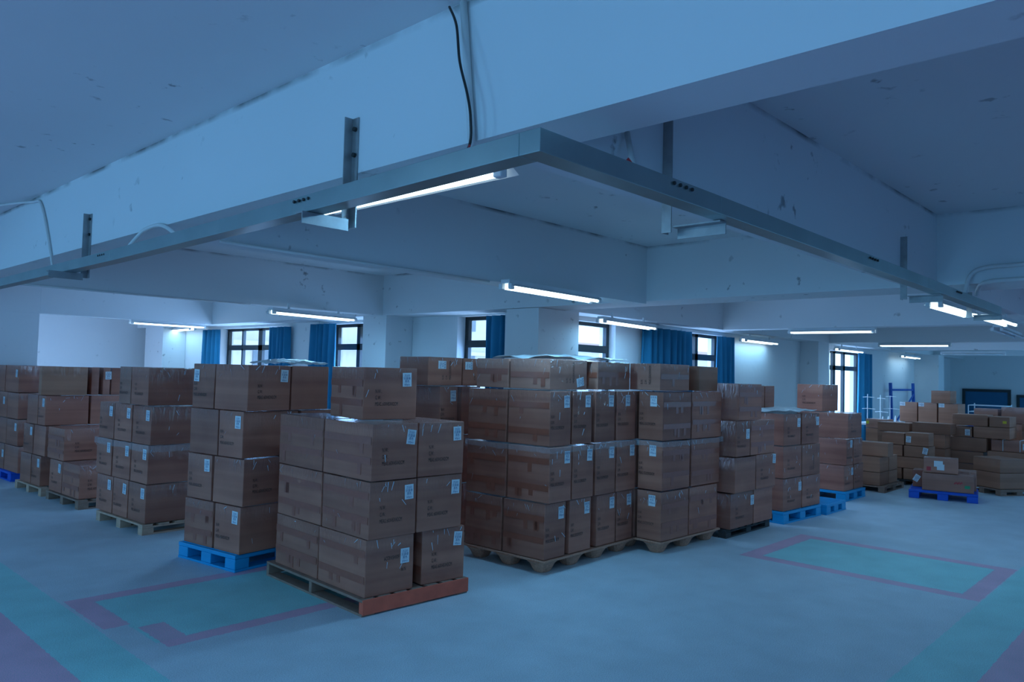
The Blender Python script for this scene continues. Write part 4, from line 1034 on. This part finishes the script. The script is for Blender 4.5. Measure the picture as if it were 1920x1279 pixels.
# boards on the end wall
for (y0, y1, z0, z1, lb) in ((4.72, 5.98, 0.75, 1.66, 'teal board in a dark frame on the end wall, the whole one'), (3.2, 4.58, 0.70, 1.52, 'teal board in a dark frame at the edge of the view')):
    root = empty('notice_board', (26.49, (y0+y1)/2, z0)); tag(root, lb, 'board', 'teal boards on the end wall')
    w2 = (y1-y0)/2; hh = z1-z0
    b2('board_face', [(-0.03, -0.001, -w2+0.08, w2-0.08, 0.08, hh-0.08)], M['boardteal'], root, 0)
    b2('board_frame', [(-0.05, -0.001, -w2, -w2+0.0795, 0, hh), (-0.05, -0.001, w2-0.0795, w2, 0, hh), (-0.05, -0.001, -w2+0.08, w2-0.08, 0, 0.0795), (-0.05, -0.001, -w2+0.08, w2-0.08, hh-0.0795, hh)], M['boardframe'], root)
# white garment rail with a blue bag
root = empty('wire_cart', (20.6, 4.15, 0)); tag(root, 'white wire cart standing behind the cartons before the teal board', 'cart')
for x in (0, 0.6):
    for y in (-0.38, 0.38):
        bm = bmesh.new(); tube(bm, [(x, y, 0.0), (x, y, 1.30+0.04*(x > 0))], 0.012, 6); finish('post', bm, M['whitemetal'], root)
for z in (0.3, 1.15, 1.30):
    bm = bmesh.new(); tube(bm, [(0, -0.38, z), (0, 0.38, z), (0.6, 0.38, z), (0.6, -0.38, z), (0, -0.38, z)], 0.010, 6); finish('rail', bm, M['whitemetal'], root)
bm = rough_box(0.40, 0.36, 0.9, 0.02); o = finish('blue_bag', bm, M['rackblue'], smooth=True); o.location = (20.05, 4.2, 0.0); tag(o, 'full blue bag in front of the white wire cart', 'bag')
# light film sheets lying over the stacks
def film(name, x0, x1, y0, y1, z, label, rot=0):
    bm = bmesh.new(); n = 10; g_ = [[bm.verts.new((x0+(x1-x0)*i/n+random.uniform(-1, 1)*0.008, y0+(y1-y0)*j/n+random.uniform(-1, 1)*0.008, z+0.012*math.sin(i*1.3+j)+random.uniform(0.0, 0.016)+0.035*math.sin(math.pi*i/n)*math.sin(math.pi*j/n))) for j in range(n+1)] for i in range(n+1)]
    for i in range(n):
        for j in range(n): bm.faces.new((g_[i][j], g_[i+1][j], g_[i+1][j+1], g_[i][j+1]))
    o = finish(name, bm, M['whitefilm'], smooth=True); s_ = o.modifiers.new('thick', 'SOLIDIFY'); s_.thickness = 0.002
    tag(o, label, 'plastic sheet', 'plastic sheets on the stacks'); return o
M['whitefilm'] = simple('milky_plastic_sheet', (0.75, 0.78, 0.78), 0.25, noise=0.05)
film('plastic_sheet', 5.35, 6.5, 4.50, 5.3, 1.928, 'milky plastic sheet bulging on top of the stack four cartons wide')
film('plastic_sheet', 9.27, 10.25, 4.03, 4.60, 1.378, 'milky plastic sheet on top of the neat three-layer stack')
film('plastic_sheet', 3.9, 4.4, 6.7, 7.4, 1.815, 'milky plastic sheet behind the top cartons of the second stack')
# bands of stretch film
def band(P_, rot, x0, x1, y0, y1, z0, z1, label):
    bm = bmesh.new(); nz = 4; per = []
    n = 14
    for i in range(n): per.append((x0+(x1-x0)*i/n, y0))
    for i in range(n): per.append((x1, y0+(y1-y0)*i/n))
    for i in range(n): per.append((x1-(x1-x0)*i/n, y1))
    for i in range(n): per.append((x0, y1-(y1-y0)*i/n))
    rings = []
    for j in range(nz+1): rings.append([bm.verts.new((x+random.uniform(-1, 1)*0.002, y+random.uniform(-1, 1)*0.002, z0+(z1-z0)*j/nz+random.uniform(-1, 1)*0.006)) for x, y in per])
    k = len(per)
    for j in range(nz):
        for i in range(k): bm.faces.new((rings[j][i], rings[j][(i+1) % k], rings[j+1][(i+1) % k], rings[j+1][i]))
    o = finish('stretch_film', bm, M['film'], smooth=False); o.location = (P_[0], P_[1], 0); o.rotation_euler = (0, 0, R(rot))
    tag(o, label, 'stretch film', 'bands of stretch film'); return o
band((5.19, 4.42), 2, -0.012, 1.455, -0.045, 1.01, 1.075, 1.13, 'clear stretch film band around the stack four cartons wide')
band((6.66, 4.16), -1, -0.012, 1.195, -0.015, 0.63, 1.075, 1.13, 'clear stretch film band around the stack past the four-wide one')
band((3.22, 8.2), 3, 0.003, 0.63, -0.062, 1.30, 0.86, 0.93, 'clear stretch film band around the stack three cartons wide')
